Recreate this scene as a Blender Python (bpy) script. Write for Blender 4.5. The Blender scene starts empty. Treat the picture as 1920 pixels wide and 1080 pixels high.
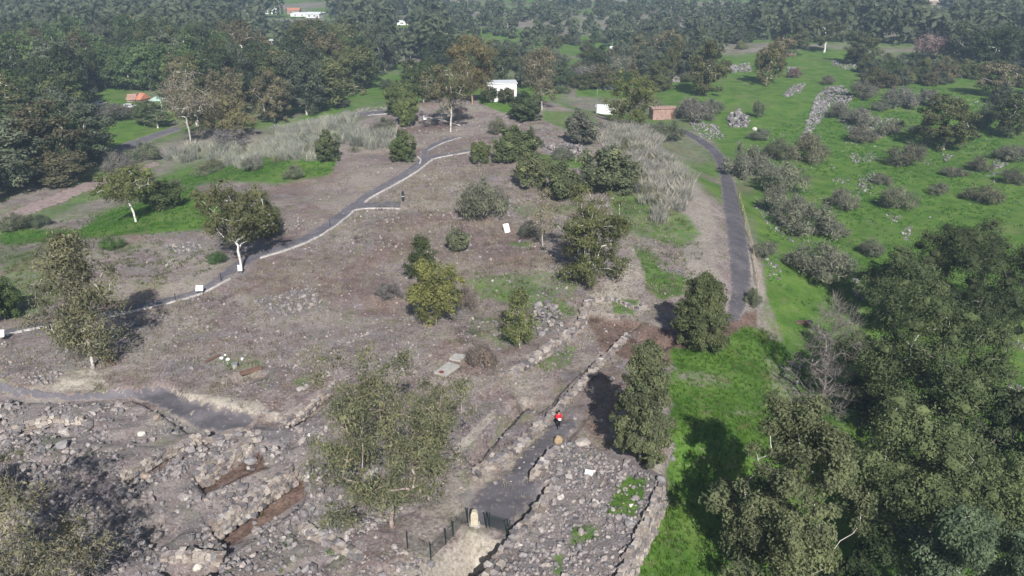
import bpy, bmesh, math, random
import numpy as np
from mathutils import Vector, Matrix

random.seed(7)
RNG = np.random.default_rng(7)
SC = bpy.context.scene
COL = SC.collection

# ------------------------------------------------------------------ camera, sky, sun, exposure
CAM_Z, PITCH, HFOV = 42.0, math.radians(23.5), math.radians(65.0)
cam_data = bpy.data.cameras.new('camera')
cam_data.lens_unit = 'FOV'
cam_data.sensor_fit = 'HORIZONTAL'
cam_data.angle = HFOV
cam_data.clip_start = 0.5
cam_data.clip_end = 9000
cam = bpy.data.objects.new('camera', cam_data)
COL.objects.link(cam)
cam.location = (0, 0, CAM_Z)
cam.rotation_euler = (math.pi / 2 - PITCH, 0, 0)
SC.camera = cam

SUN_EL = math.radians(37.0)
SUN_DIR = np.array([math.sin(math.radians(-8.6)) * math.cos(SUN_EL), math.cos(math.radians(-8.6)) * math.cos(SUN_EL), -math.sin(SUN_EL)])
world = bpy.data.worlds.new('World')
SC.world = world
world.use_nodes = True
nt = world.node_tree
nt.nodes.clear()
wo = nt.nodes.new('ShaderNodeOutputWorld')
bg = nt.nodes.new('ShaderNodeBackground')
sky = nt.nodes.new('ShaderNodeTexSky')
sky.sky_type = 'NISHITA'
sky.sun_disc = False
sky.sun_elevation = SUN_EL
sky.sun_rotation = math.radians(180 - 8.6)
sky.air_density = 1.0
sky.dust_density = 1.5
bg.inputs['Strength'].default_value = 0.062
nt.links.new(sky.outputs['Color'], bg.inputs['Color'])
nt.links.new(bg.outputs['Background'], wo.inputs['Surface'])
sun_data = bpy.data.lights.new('sun', 'SUN')
sun_data.energy = 5.0
sun_data.angle = math.radians(0.5)
sun_data.color = (1.0, 0.965, 0.92)
sun = bpy.data.objects.new('sun', sun_data)
COL.objects.link(sun)
sun.rotation_euler = Vector(SUN_DIR).to_track_quat('-Z', 'Y').to_euler()
sun.location = (20, -60, 120)
SC.view_settings.view_transform = 'Standard'
SC.view_settings.look = 'None'
SC.view_settings.exposure = 0.42
SC.view_settings.gamma = 1.0
SC.view_settings.use_curve_mapping = False
SC.cycles.max_bounces = 5
SC.cycles.diffuse_bounces = 3
SC.cycles.glossy_bounces = 1
SC.cycles.transmission_bounces = 3
SC.cycles.transparent_max_bounces = 6
SC.cycles.volume_bounces = 0
SC.cycles.use_denoising = True
SC.cycles.denoising_input_passes = 'RGB_ALBEDO_NORMAL'
SC.cycles.use_adaptive_sampling = True
SC.cycles.adaptive_threshold = 0.02
HAZE = 0.00035

# ------------------------------------------------------------------ view geometry: photograph pixel <-> ground point
F = 960 / math.tan(HFOV / 2)
CP, SP = math.cos(PITCH), math.sin(PITCH)

def ray(px, py):
    a, b = (px - 960) / F, (py - 540) / F
    d = np.array([a, CP - b * SP, -SP - b * CP])
    return d / np.linalg.norm(d)

def flat(px, py, z=0.0):
    d = ray(px, py)
    t = (z - CAM_Z) / d[2]
    return d[0] * t, d[1] * t

def project(x, y, z):
    dz = z - CAM_Z
    depth = y * CP - dz * SP
    up = y * SP + dz * CP
    depth = np.maximum(depth, 1e-3)
    return 960 + F * x / depth, 540 - F * up / depth

def ss(a, b, x):
    t = np.clip((x - a) / (b - a), 0, 1)
    return t * t * (3 - 2 * t)

def _hash(i, j, s):
    n = (i * 374761393 + j * 668265263 + s * 1442695041) & 0x7fffffff
    n = ((n ^ (n >> 13)) * 1274126177) & 0x7fffffff
    return ((n ^ (n >> 16)) & 0xffff) / 65535.0

def noise2(x, y, s=0):
    xi, yi = np.floor(x).astype(np.int64), np.floor(y).astype(np.int64)
    u, v = x - xi, y - yi
    u, v = u * u * (3 - 2 * u), v * v * (3 - 2 * v)
    a = _hash(xi, yi, s) * (1 - u) + _hash(xi + 1, yi, s) * u
    b = _hash(xi, yi + 1, s) * (1 - u) + _hash(xi + 1, yi + 1, s) * u
    return (a * (1 - v) + b * v) * 2 - 1

def sdf(x, y, poly):
    """signed distance to a polygon, negative inside"""
    d = np.full(x.shape, 1e18)
    inside = np.zeros(x.shape, bool)
    n = len(poly)
    for i in range(n):
        ax, ay = poly[i]
        bx, by = poly[(i + 1) % n]
        ex, ey = bx - ax, by - ay
        wx, wy = x - ax, y - ay
        t = np.clip((wx * ex + wy * ey) / (ex * ex + ey * ey + 1e-12), 0, 1)
        d = np.minimum(d, (wx - ex * t) ** 2 + (wy - ey * t) ** 2)
        c = ((ay > y) != (by > y))
        with np.errstate(divide='ignore', invalid='ignore'):
            inside ^= c & (x < (bx - ax) * (y - ay) / ((by - ay) if by != ay else 1e-12) + ax)
    d = np.sqrt(d)
    return np.where(inside, -d, d)

# ------------------------------------------------------------------ terrain
def graded(start, steps):
    v = [start]
    for stop, d0, d1 in steps:
        a = v[-1]
        while v[-1] < stop:
            t = (v[-1] - a) / max(stop - a, 1e-6)
            v.append(v[-1] + d0 + (d1 - d0) * t)
    return v
xr = graded(0.14, [(40, .31, .31), (75, .35, 1.1), (160, 1.0, 2.6), (600, 3, 14), (3600, 25, 250)])
XS = np.array([-v for v in reversed(xr)] + xr)
yf = graded(40, [(75, .27, .3), (120, .3, .55), (210, .55, 1.4), (420, 1.4, 4), (900, 4, 12), (5200, 25, 300)])
yb = graded(0, [(60, 4, 10), (400, 20, 80)])
YS = np.array([40 - v for v in reversed(yb[1:])] + yf)
GX, GY = np.meshgrid(XS, YS)

P_MOUND = [flat(*p) for p in [(-420, 1500), (-420, 640), (-150, 600), (0, 560), (150, 490), (330, 425), (520, 345), (640, 275), (760, 218), (880, 190),
           (985, 197), (1080, 235), (1180, 285), (1265, 370), (1300, 470), (1310, 560), (1280, 630), (1255, 700), (1250, 895), (1170, 1072), (1120, 1250), (1080, 1500)]]
P_PLAT = [flat(*p) for p in [(1040, 830), (1001, 884), (998, 899), (1038, 906), (957, 1003), (905, 1083), (860, 1200), (1110, 1230), (1168, 1068), (1246, 893), (1150, 850), (1085, 822)]]
# (outline in photograph pixels, depth, softness in metres)
PITS = [
    ([(245, 728), (320, 717), (350, 741), (486, 773), (464, 807), (385, 821), (330, 792), (250, 750)], -.7, .5),
    ([(-60, 700), (60, 733), (150, 737), (245, 724), (260, 742), (150, 755), (60, 752), (-60, 735)], -.6, .8),
    ([(1130, 650), (1180, 622), (1265, 642), (1180, 702), (1100, 782), (1062, 830), (1003, 884), (999, 902), (1037, 908), (956, 1003), (885, 985), (850, 955), (900, 890), (960, 842), (1040, 767)], -.4, .5),
    ([(1098, 578), (1205, 606), (1165, 632), (1010, 770), (960, 742), (955, 702), (1040, 645)], -.8, .4),
    ([(872, 850), (985, 736), (1003, 744), (890, 866)], -1.2, .3),
    ([(812, 1054), (882, 990), (948, 1010), (940, 1040), (905, 1085), (870, 1180), (700, 1180), (780, 1095)], -2.6, 2.2),
    ([(395, 980), (430, 1026), (572, 932), (572, 892), (545, 876)], -.95, .22),
    ([(366, 886), (380, 928), (502, 878), (474, 824)], -.9, .22),
    ([(535, 792), (545, 774), (625, 718), (634, 736), (562, 798)], -.8, .3),
    ([(225, 897), (300, 850), (388, 812), (405, 835), (300, 888), (250, 918)], -.6, .5),
    ([(300, 1062), (340, 1042), (405, 1047), (420, 1086), (330, 1092)], -1.0, .4),
    ([(250, 985), (300, 958), (340, 985), (290, 1024)], -.8, .4),
    ([(20, 800), (150, 785), (190, 800), (60, 825)], -.5, .5),
    ([(430, 705), (455, 690), (500, 690), (500, 705), (450, 722)], -.6, .3),
]
PITS = [([flat(*p) for p in poly], d, s) for poly, d, s in PITS]

def masked(x, y, poly, margin):
    px = [p[0] for p in poly]; py = [p[1] for p in poly]
    return (x > min(px) - margin) & (x < max(px) + margin) & (y > min(py) - margin) & (y < max(py) + margin)

def height(x, y):
    shp = x.shape
    x, y = x.ravel(), y.ravel()
    d = sdf(x, y, P_MOUND)
    right = ss(-10, 25, x - (y - 60) * .18)
    drop = 8.5 * (1 - right) + 6.0 * right
    wid = 46 * (1 - right) + 24 * right
    far = ss(185, 230, y)
    wid = wid * (1 - far) + 45 * far
    z = -drop * ss(0, 1, d / wid)
    # right flank goes on falling towards the trees at the lower right
    z -= 3.0 * ss(14, 40, x) * ss(120, 70, y)
    out = ss(5, 60, d)
    z += (1 - out) * (.5 * noise2(x / 13, y / 13, 1) + .24 * noise2(x / 4.3, y / 4.3, 2)) + out * (1.3 * noise2(x / 70, y / 70, 3) + .4 * noise2(x / 17, y / 17, 4))
    # crest at the mound's far end
    cx, cy = flat(890, 200)
    z += 1.6 * np.exp(-(((x - cx) / 28) ** 2 + ((y - cy) / 16) ** 2))
    # far country rises a little
    z += 10 * ss(700, 2500, y) + 25 * ss(1500, 4500, y) * (1 + noise2(x / 500, y / 500, 9))
    # wall platform: raised top, sharp drop to the grass outside
    m = masked(x, y, P_PLAT, 45)
    dp = sdf(x[m], y[m], P_PLAT)
    xm, ym = x[m], y[m]
    z[m] += .15 * ss(.25, -.1, dp)
    side = ss(-1.5, 1.5, (xm - 8.0) - (ym - 45.5) * .43) * ss(64, 58, ym)
    z[m] -= 2.0 * ss(.1, .5, dp) * side
    for poly, dep, soft in PITS:
        m = masked(x, y, poly, soft + .5)
        dd = sdf(x[m], y[m], poly)
        z[m] += dep * ss(soft * .35, -soft * .65, dd)
    # broken ground in the foreground ruins
    near = ss(95, 70, y) * ss(3, -3, d)
    a_, b_ = (x * .79 + y * .61), (-x * .61 + y * .79)          # along and across the run of the old walls
    ruin = ss(-4, -12, x + (y - 55) * .35) * ss(73, 66, y + (x + 25) * .05)
    led = noise2(a_ / 7.5, b_ / 2.8, 15) + .35 * noise2(x / 1.9, y / 1.9, 16)
    z += ruin * (.38 * ss(-.08, .1, led) + .3 * ss(.4, .56, led) - .2)
    z += near * (.13 * noise2(x / 1.3, y / 1.3, 5) + .07 * noise2(x / .55, y / .55, 6))
    z += (1 - near) * .05 * noise2(x / 1.7, y / 1.7, 8) * ss(250, 120, y)
    return z.reshape(shp)

GZ = height(GX, GY)

def hz(x, y):
    x, y = np.asarray(x, float), np.asarray(y, float)
    i = np.clip(np.searchsorted(XS, x) - 1, 0, len(XS) - 2)
    j = np.clip(np.searchsorted(YS, y) - 1, 0, len(YS) - 2)
    u = np.clip((x - XS[i]) / (XS[i + 1] - XS[i]), 0, 1)
    v = np.clip((y - YS[j]) / (YS[j + 1] - YS[j]), 0, 1)
    return (GZ[j, i] * (1 - u) + GZ[j, i + 1] * u) * (1 - v) + (GZ[j + 1, i] * (1 - u) + GZ[j + 1, i + 1] * u) * v

_T = np.concatenate([np.arange(30, 130, .35), np.geomspace(130, 6000, 900)])
def at(px, py):
    """ground point seen at a photograph pixel"""
    d = ray(px, py)
    X, Y, Z = d[0] * _T, d[1] * _T, CAM_Z + d[2] * _T
    below = Z < hz(X, Y)
    k = int(np.argmax(below)) if below.any() else len(_T) - 1
    a, b = _T[max(k - 1, 0)], _T[k]
    for _ in range(14):
        m = (a + b) / 2
        if CAM_Z + d[2] * m < hz(d[0] * m, d[1] * m): b = m
        else: a = m
    return Vector((d[0] * b, d[1] * b, float(hz(d[0] * b, d[1] * b))))

def mpp(p):
    """metres per photograph pixel at a point"""
    return (p.y * CP - (p.z - CAM_Z) * SP) / F

# ------------------------------------------------------------------ node helpers and materials
def mat(name):
    m = bpy.data.materials.new(name)
    m.use_nodes = True
    m.node_tree.nodes.clear()
    return m, m.node_tree

class NT:
    def __init__(s, t): s.t = t
    def n(s, typ, **kw):
        nd = s.t.nodes.new(typ)
        for k, v in kw.items():
            if k.startswith('_'): setattr(nd, k[1:], v)
        return nd
    def l(s, a, b): s.t.links.new(a, b)
    def noise(s, vec, scale, detail=4, rough=.55):
        nd = s.t.nodes.new('ShaderNodeTexNoise')
        nd.inputs['Scale'].default_value = scale
        nd.inputs['Detail'].default_value = detail
        nd.inputs['Roughness'].default_value = rough
        s.l(vec, nd.inputs['Vector'])
        return nd.outputs['Fac']
    def ramp(s, fac, stops, interp='LINEAR'):
        nd = s.t.nodes.new('ShaderNodeValToRGB')
        cr = nd.color_ramp
        cr.interpolation = interp
        while len(cr.elements) < len(stops): cr.elements.new(.5)
        for e, (p, c) in zip(cr.elements, stops):
            e.position = p
            e.color = (c[0], c[1], c[2], 1) if not isinstance(c, (int, float)) else (c, c, c, 1)
        s.l(fac, nd.inputs['Fac'])
        return nd.outputs['Color']
    def mix(s, fac, a, b, blend='MIX'):
        nd = s.t.nodes.new('ShaderNodeMix')
        nd.data_type = 'RGBA'
        nd.blend_type = blend
        for sock, val in ((nd.inputs[0], fac), (nd.inputs[6], a), (nd.inputs[7], b)):
            if isinstance(val, bpy.types.NodeSocket): s.l(val, sock)
            elif isinstance(val, (int, float)): sock.default_value = val
            else: sock.default_value = (*val, 1)
        return nd.outputs[2]
    def math(s, op, a, b=None):
        nd = s.t.nodes.new('ShaderNodeMath')
        nd.operation = op
        for k, val in enumerate((a, b)):
            if val is None: continue
            if isinstance(val, bpy.types.NodeSocket): s.l(val, nd.inputs[k])
            else: nd.inputs[k].default_value = val
        return nd.outputs[0]
    def maprange(s, v, a, b, c=0.0, d=1.0):
        nd = s.t.nodes.new('ShaderNodeMapRange')
        nd.interpolation_type = 'SMOOTHSTEP'
        s.l(v, nd.inputs[0])
        for k, q in enumerate((a, b, c, d)): nd.inputs[k + 1].default_value = q
        return nd.outputs[0]
    def attr(s, name):
        nd = s.t.nodes.new('ShaderNodeAttribute')
        nd.attribute_name = name
        return nd.outputs['Fac']
    def pos(s):
        return s.t.nodes.new('ShaderNodeNewGeometry').outputs['Position']
    def finish(s, color, rough=.9, bump=None, dist=.05, strength=.6, spec=.2, metal=0.0):
        b = s.t.nodes.new('ShaderNodeBsdfPrincipled')
        o = s.t.nodes.new('ShaderNodeOutputMaterial')
        if isinstance(color, bpy.types.NodeSocket): s.l(color, b.inputs['Base Color'])
        else: b.inputs['Base Color'].default_value = (*color, 1)
        if isinstance(rough, bpy.types.NodeSocket): s.l(rough, b.inputs['Roughness'])
        else: b.inputs['Roughness'].default_value = rough
        b.inputs['Specular IOR Level'].default_value = spec
        b.inputs['Metallic'].default_value = metal
        if bump is not None:
            bn = s.t.nodes.new('ShaderNodeBump')
            bn.inputs['Distance'].default_value = dist
            bn.inputs['Strength'].default_value = strength
            s.l(bump, bn.inputs['Height'])
            s.l(bn.outputs['Normal'], b.inputs['Normal'])
        s.l(b.outputs['BSDF'], o.inputs['Surface'])

def ground_material():
    m, t = mat('ground_soil'); N = NT(t)
    P = N.pos()
    wob = N.noise(P, .9, 6, .65)
    n_fine = N.noise(P, 3.2, 5, .7)
    n_mid = N.noise(P, .55, 5, .6)
    n_big = N.noise(P, .09, 4, .55)
    n_spk = N.noise(P, 8.0, 3, .7)
    # dry dirt with lilac grey dust, straw and red earth
    dirt = N.ramp(n_mid, [(.25, (.138, .103, .095)), (.45, (.208, .168, .162)), (.6, (.258, .218, .214)), (.8, (.315, .274, .256))])
    fine = N.ramp(n_fine, [(.28, (.35, .33, .32)), (.5, (.95, .95, .95)), (.72, (1.45, 1.45, 1.42))])
    dirt = N.mix(1.0, dirt, fine, 'MULTIPLY')
    red = N.ramp(n_fine, [(.3, (.115, .068, .05)), (.7, (.25, .165, .13))])
    dirt = N.mix(N.maprange(n_big, .48, .66, 0, .5), dirt, red)
    drift = N.noise(P, .13, 6, .62)
    dirt = N.mix(N.maprange(drift, .48, .62, 0, .75), dirt, N.mix(.7, (.285, .26, .225), fine, 'MULTIPLY'))
    dirt = N.mix(N.maprange(drift, .46, .36, 0, .6), dirt, N.mix(.7, (.185, .17, .178), fine, 'MULTIPLY'))
    moss = N.math('MULTIPLY', N.maprange(N.noise(P, .33, 5, .65), .53, .66), .6)
    dirt = N.mix(moss, dirt, N.mix(.7, (.155, .165, .085), fine, 'MULTIPLY'))
    vor = t.nodes.new('ShaderNodeTexVoronoi'); vor.inputs['Scale'].default_value = 2.6
    N.l(P, vor.inputs['Vector'])
    chip = N.math('MULTIPLY', N.maprange(vor.outputs['Distance'], .30, .17), N.maprange(wob, .46, .56))
    dirt = N.mix(N.math('MULTIPLY', chip, .75), dirt, (.42, .385, .37))
    dirt = N.mix(N.math('MULTIPLY', N.maprange(n_spk, .64, .74), .3), dirt, (.42, .385, .36))
    dark = N.math('MULTIPLY', N.maprange(n_spk, .40, .30), .7)
    dirt = N.mix(dark, dirt, (.075, .055, .05))
    # channels painted on the sheet: brown, pale, gravel, straw, green, stony
    def chan(name, width=.22):
        a = N.attr(name)
        j = N.math('ADD', a, N.math('MULTIPLY', N.math('SUBTRACT', N.math('ADD', N.math('MULTIPLY', wob, .6), N.math('MULTIPLY', n_fine, .4)), .5), 1.5))
        return N.math('MULTIPLY', N.maprange(j, .5 - width, .5 + width), N.maprange(a, .02, .15))
    c = N.mix(N.math('MULTIPLY', chan('brown'), .85), dirt, N.mix(1.0, N.ramp(n_mid, [(.3, (.10, .060, .045)), (.7, (.19, .125, .10))]), fine, 'MULTIPLY'))
    c = N.mix(N.math('MULTIPLY', chan('pale'), .9), c, N.mix(.8, N.ramp(n_mid, [(.3, (.31, .275, .23)), (.7, (.46, .42, .365))]), fine, 'MULTIPLY'))
    straw = N.ramp(n_fine, [(.3, (.19, .165, .14)), (.55, (.35, .32, .27)), (.75, (.44, .405, .34))])
    c = N.mix(N.math('MULTIPLY', chan('straw', .3), .8), c, straw)
    stony = N.ramp(n_spk, [(.3, (.07, .06, .06)), (.5, (.18, .165, .165)), (.7, (.34, .32, .32))])
    c = N.mix(N.math('MULTIPLY', chan('stony'), .85), c, stony)
    grav = N.ramp(n_spk, [(.3, (.145, .135, .14)), (.7, (.205, .195, .2))])
    c = N.mix(N.math('MULTIPLY', chan('gravel', .12), .9), c, grav)
    gr = N.ramp(N.noise(P, .28, 4, .6), [(.3, (.045, .11, .014)), (.5, (.078, .165, .022)), (.7, (.125, .20, .038))])
    gr = N.mix(.75, gr, N.ramp(n_fine, [(.25, (.45, .5, .45)), (.5, (1, 1, 1)), (.75, (1.35, 1.3, 1.2))]), 'MULTIPLY')
    gr = N.mix(N.math('MULTIPLY', N.maprange(n_big, .52, .7), .5), gr, (.15, .17, .07))
    gr = N.mix(N.math('MULTIPLY', N.maprange(N.noise(P, .6, 5, .7), .55, .68), .6), gr, N.ramp(n_fine, [(.3, (.085, .08, .045)), (.7, (.22, .20, .12))]))
    gr = N.mix(N.math('MULTIPLY', chip, .3), gr, (.30, .29, .25))
    c = N.mix(N.math('MULTIPLY', chan('green', .25), .96), c, gr)
    N.finish(c, .95, N.math('ADD', n_fine, N.math('MULTIPLY', n_spk, .5)), .14, .8, .1)
    return m

def stone_material(name, ramp, tone=True):
    m, t = mat(name); N = NT(t)
    P = N.pos()
    if tone: r = N.attr('tone')
    else: r = t.nodes.new('ShaderNodeObjectInfo').outputs['Random']
    base = N.ramp(r, ramp)
    n = N.noise(P, 5.5, 4, .65)
    base = N.mix(1.0, base, N.ramp(n, [(.28, (.55, .54, .54)), (.5, (1, 1, 1)), (.72, (1.35, 1.35, 1.32))]), 'MULTIPLY')
    lich = N.noise(P, 1.7, 3)
    base = N.mix(N.math('MULTIPLY', N.maprange(lich, .55, .68), .35), base, (.36, .33, .28))
    N.finish(base, .92, n, .04, .6, .15)
    return m

def leaf_material(name, trans=.36):
    m, t = mat(name); N = NT(t)
    oc = t.nodes.new('ShaderNodeObjectInfo')
    tone = N.attr('tone')
    k = N.ramp(tone, [(0, (.5, .52, .5)), (.5, (.95, .95, .92)), (.85, (1.3, 1.27, 1.15)), (1, (1.65, 1.5, 1.42))])
    c = N.mix(1.0, oc.outputs['Color'], k, 'MULTIPLY')
    big = N.noise(N.pos(), .55, 2)
    c = N.mix(1.0, c, N.ramp(big, [(.3, (.8, .82, .82)), (.7, (1.22, 1.18, 1.1))]), 'MULTIPLY')
    d = t.nodes.new('ShaderNodeBsdfDiffuse'); tr = t.nodes.new('ShaderNodeBsdfTranslucent'); mx = t.nodes.new('ShaderNodeMixShader')
    o = t.nodes.new('ShaderNodeOutputMaterial')
    N.l(c, d.inputs['Color']); N.l(c, tr.inputs['Color'])
    mx.inputs[0].default_value = trans
    N.l(d.outputs[0], mx.inputs[1]); N.l(tr.outputs[0], mx.inputs[2]); N.l(mx.outputs[0], o.inputs['Surface'])
    return m

def bark_material(name, a, b, c):
    m, t = mat(name); N = NT(t)
    P = N.pos()
    n = N.noise(P, 2.2, 5, .65)
    N.finish(N.ramp(n, [(.32, a), (.52, b), (.7, c)]), .85, n, .03, .5, .15)
    return m

def plain(name, col, rough=.6, var=.25, scale=3.0, metal=0.0, spec=.3):
    m, t = mat(name); N = NT(t)
    n = N.noise(N.pos(), scale, 4, .6)
    lo = tuple(max(0, v * (1 - var)) for v in col); hi = tuple(min(1, v * (1 + var)) for v in col)
    N.finish(N.ramp(n, [(.3, lo), (.7, hi)]), rough, n, .01, .3, spec, metal)
    return m

def asphalt_material(name='asphalt', gain=1.0):
    m, t = mat(name); N = NT(t)
    P = N.pos()
    n1, n2, n3 = N.noise(P, 14, 3, .7), N.noise(P, .5, 4, .6), N.noise(P, 2.3, 5, .65)
    c = N.ramp(n2, [(.3, (.075, .07, .08)), (.55, (.098, .092, .103)), (.75, (.135, .125, .132))])
    c = N.mix(1.0, c, N.ramp(n1, [(.3, (.85, .85, .85)), (.7, (1.15, 1.15, 1.15))]), 'MULTIPLY')
    c = N.mix(N.math('MULTIPLY', N.maprange(n3, .56, .68), .55), c, (.27, .235, .215))
    c = N.mix(1.0, c, (gain, gain, gain), 'MULTIPLY')
    edge = N.math('ADD', N.attr('edge'), N.math('MULTIPLY', N.math('SUBTRACT', n3, .5), 1.1))
    c = N.mix(N.math('MULTIPLY', N.maprange(edge, .62, 1.05), .85), c, N.ramp(n1, [(.3, (.17, .14, .13)), (.7, (.29, .255, .235))]))
    N.finish(c, .9, n1, .01, .4, .2)
    return m

M = {}
M['ground'] = ground_material()
BASALT = [(0, (.115, .105, .108)), (.3, (.185, .172, .178)), (.55, (.24, .222, .226)), (.75, (.285, .245, .23)), (.93, (.34, .31, .295)), (1, (.5, .47, .44))]
TAN = [(0, (.19, .155, .135)), (.4, (.29, .245, .215)), (.7, (.37, .325, .285)), (1, (.46, .415, .37))]
MEADOW = [(0, (.10, .095, .095)), (.5, (.19, .18, .182)), (1, (.34, .32, .325))]
M['stone_t'] = stone_material('basalt_rubble', BASALT)
M['stone_o'] = stone_material('basalt_stone', BASALT, False)
M['tan_t'] = stone_material('tan_rubble', TAN)
M['tan_o'] = stone_material('tan_stone', TAN, False)
M['meadow_t'] = stone_material('meadow_rubble', MEADOW)
M['asphalt'] = asphalt_material()
M['paving'] = asphalt_material('path_paving', 1.4)
M['court'] = asphalt_material('courtyard_paving', 1.12)
M['track'] = plain('earth_track', (.27, .21, .195), .95, .3, 1.2)
M['leaf'] = leaf_material('leaf')
M['blade'] = leaf_material('grass_blade', .35)
M['bark_pale'] = bark_material('bark_pale', (.20, .17, .145), (.45, .42, .385), (.62, .60, .57))
M['bark_white'] = bark_material('bark_white', (.42, .39, .36), (.62, .60, .57), (.74, .73, .71))
M['bark_red'] = bark_material('bark_red', (.16, .085, .055), (.30, .19, .14), (.42, .33, .27))
M['bark_mixed'] = bark_material('bark_mixed', (.15, .10, .08), (.27, .22, .19), (.44, .40, .37))
M['bark_grey'] = bark_material('bark_grey', (.10, .085, .08), (.20, .175, .165), (.30, .27, .26))
M['white'] = plain('white_paint', (.78, .79, .80), .5, .06)
M['kerb'] = plain('pale_kerb_stone', (.46, .44, .42), .85, .3, 2)
M['dark_metal'] = plain('dark_green_metal', (.018, .032, .03), .5, .2, 5, .3)
M['wood'] = plain('weathered_wood', (.16, .10, .075), .8, .4, 6)
M['pale_wood'] = plain('pale_wood', (.42, .33, .23), .8, .3, 5)
M['limestone'] = plain('limestone', (.47, .42, .32), .85, .25, 3)
M['terracotta'] = plain('terracotta', (.47, .20, .13), .8, .3, 2)
M['glass'] = plain('dark_glass', (.03, .035, .045), .15, .2, 1, 0, .5)
M['steel'] = plain('grey_steel', (.38, .39, .40), .5, .15, 4, .5)

# ------------------------------------------------------------------ mesh and object helpers
def mesh_np(name, V, faces, mats=(), tone=None, midx=None, smooth=False):
    """faces: list of (k-gon index array) with any k"""
    me = bpy.data.meshes.new(name)
    V = np.asarray(V, np.float32)
    me.vertices.add(len(V))
    me.vertices.foreach_set('co', V.ravel())
    fl = [np.asarray(f, np.int32) for f in faces if len(f)]
    loops = np.concatenate([f.ravel() for f in fl])
    tot = np.concatenate([np.full(len(f), f.shape[1], np.int32) for f in fl])
    start = np.concatenate([[0], np.cumsum(tot)[:-1]]).astype(np.int32)
    me.loops.add(len(loops))
    me.loops.foreach_set('vertex_index', loops)
    me.polygons.add(len(tot))
    me.polygons.foreach_set('loop_start', start)
    me.polygons.foreach_set('loop_total', tot)
    if midx is not None: me.polygons.foreach_set('material_index', np.asarray(midx, np.int32))
    me.polygons.foreach_set('use_smooth', np.full(len(tot), smooth, bool))
    for m in mats: me.materials.append(m)
    if tone is not None:
        a = me.attributes.new('tone', 'FLOAT', 'POINT')
        a.data.foreach_set('value', np.asarray(tone, np.float32))
    me.update(calc_edges=True)
    return me

def link(name, data, parent=None, loc=(0, 0, 0), rot=(0, 0, 0), scale=(1, 1, 1), color=None):
    o = bpy.data.objects.new(name, data)
    COL.objects.link(o)
    o.location = loc; o.rotation_euler = rot; o.scale = scale
    if parent is not None: o.parent = parent
    if color is not None: o.color = (*color, 1)
    return o

def tag(o, label=None, cat=None, group=None, kind=None):
    if label: o['label'] = label
    if cat: o['category'] = cat
    if group: o['group'] = group
    if kind: o['kind'] = kind
    return o

class MB:
    """collects boxes, tubes and loose polygons into one mesh"""
    def __init__(s): s.v = []; s.f = {}; s.n = 0
    def add(s, V, F_):
        V = np.asarray(V, float)
        s.v.append(V)
        for f in F_: s.f.setdefault(len(f), []).append([i + s.n for i in f])
        s.n += len(V)
    def box(s, c, size, rz=0.0, tilt=0.0):
        hx, hy, h_ = size[0] / 2, size[1] / 2, size[2] / 2
        V = np.array([[a * hx, b * hy, c_ * h_] for c_ in (-1, 1) for b in (-1, 1) for a in (-1, 1)])
        R = np.array(Matrix.Rotation(rz, 3, 'Z') @ Matrix.Rotation(tilt, 3, 'X'))
        s.add(V @ R.T + np.array(c), [(0, 2, 3, 1), (4, 5, 7, 6), (0, 1, 5, 4), (2, 6, 7, 3), (0, 4, 6, 2), (1, 3, 7, 5)])
    def tube(s, a, b, r0, r1=None, k=6):
        r1 = r0 if r1 is None else r1
        a, b = np.array(a, float), np.array(b, float)
        d = b - a; L = np.linalg.norm(d)
        if L < 1e-6: return
        d /= L
        u = np.cross(d, [0, 0, 1] if abs(d[2]) < .9 else [1, 0, 0]); u /= np.linalg.norm(u); w = np.cross(d, u)
        ang = np.arange(k) * 2 * math.pi / k
        ring = np.outer(np.cos(ang), u) + np.outer(np.sin(ang), w)
        V = np.vstack([a + ring * r0, b + ring * r1])
        F_ = [(i, (i + 1) % k, k + (i + 1) % k, k + i) for i in range(k)] + [tuple(range(k))[::-1], tuple(range(k, 2 * k))]
        s.add(V, F_)
    def mesh(s, name, m, smooth=False):
        return mesh_np(name, np.vstack(s.v), [np.array(f) for f in s.f.values()], [m], smooth=smooth)
    def build(s, name, m, parent=None, loc=(0, 0, 0), rot=(0, 0, 0)):
        return link(name, s.mesh(name, m), parent, loc, rot)

def empty(name, loc, rz=0.0):
    o = bpy.data.objects.new(name, None)
    COL.objects.link(o)
    o.location = loc; o.rotation_euler = (0, 0, rz)
    o.empty_display_size = .5
    return o

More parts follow.
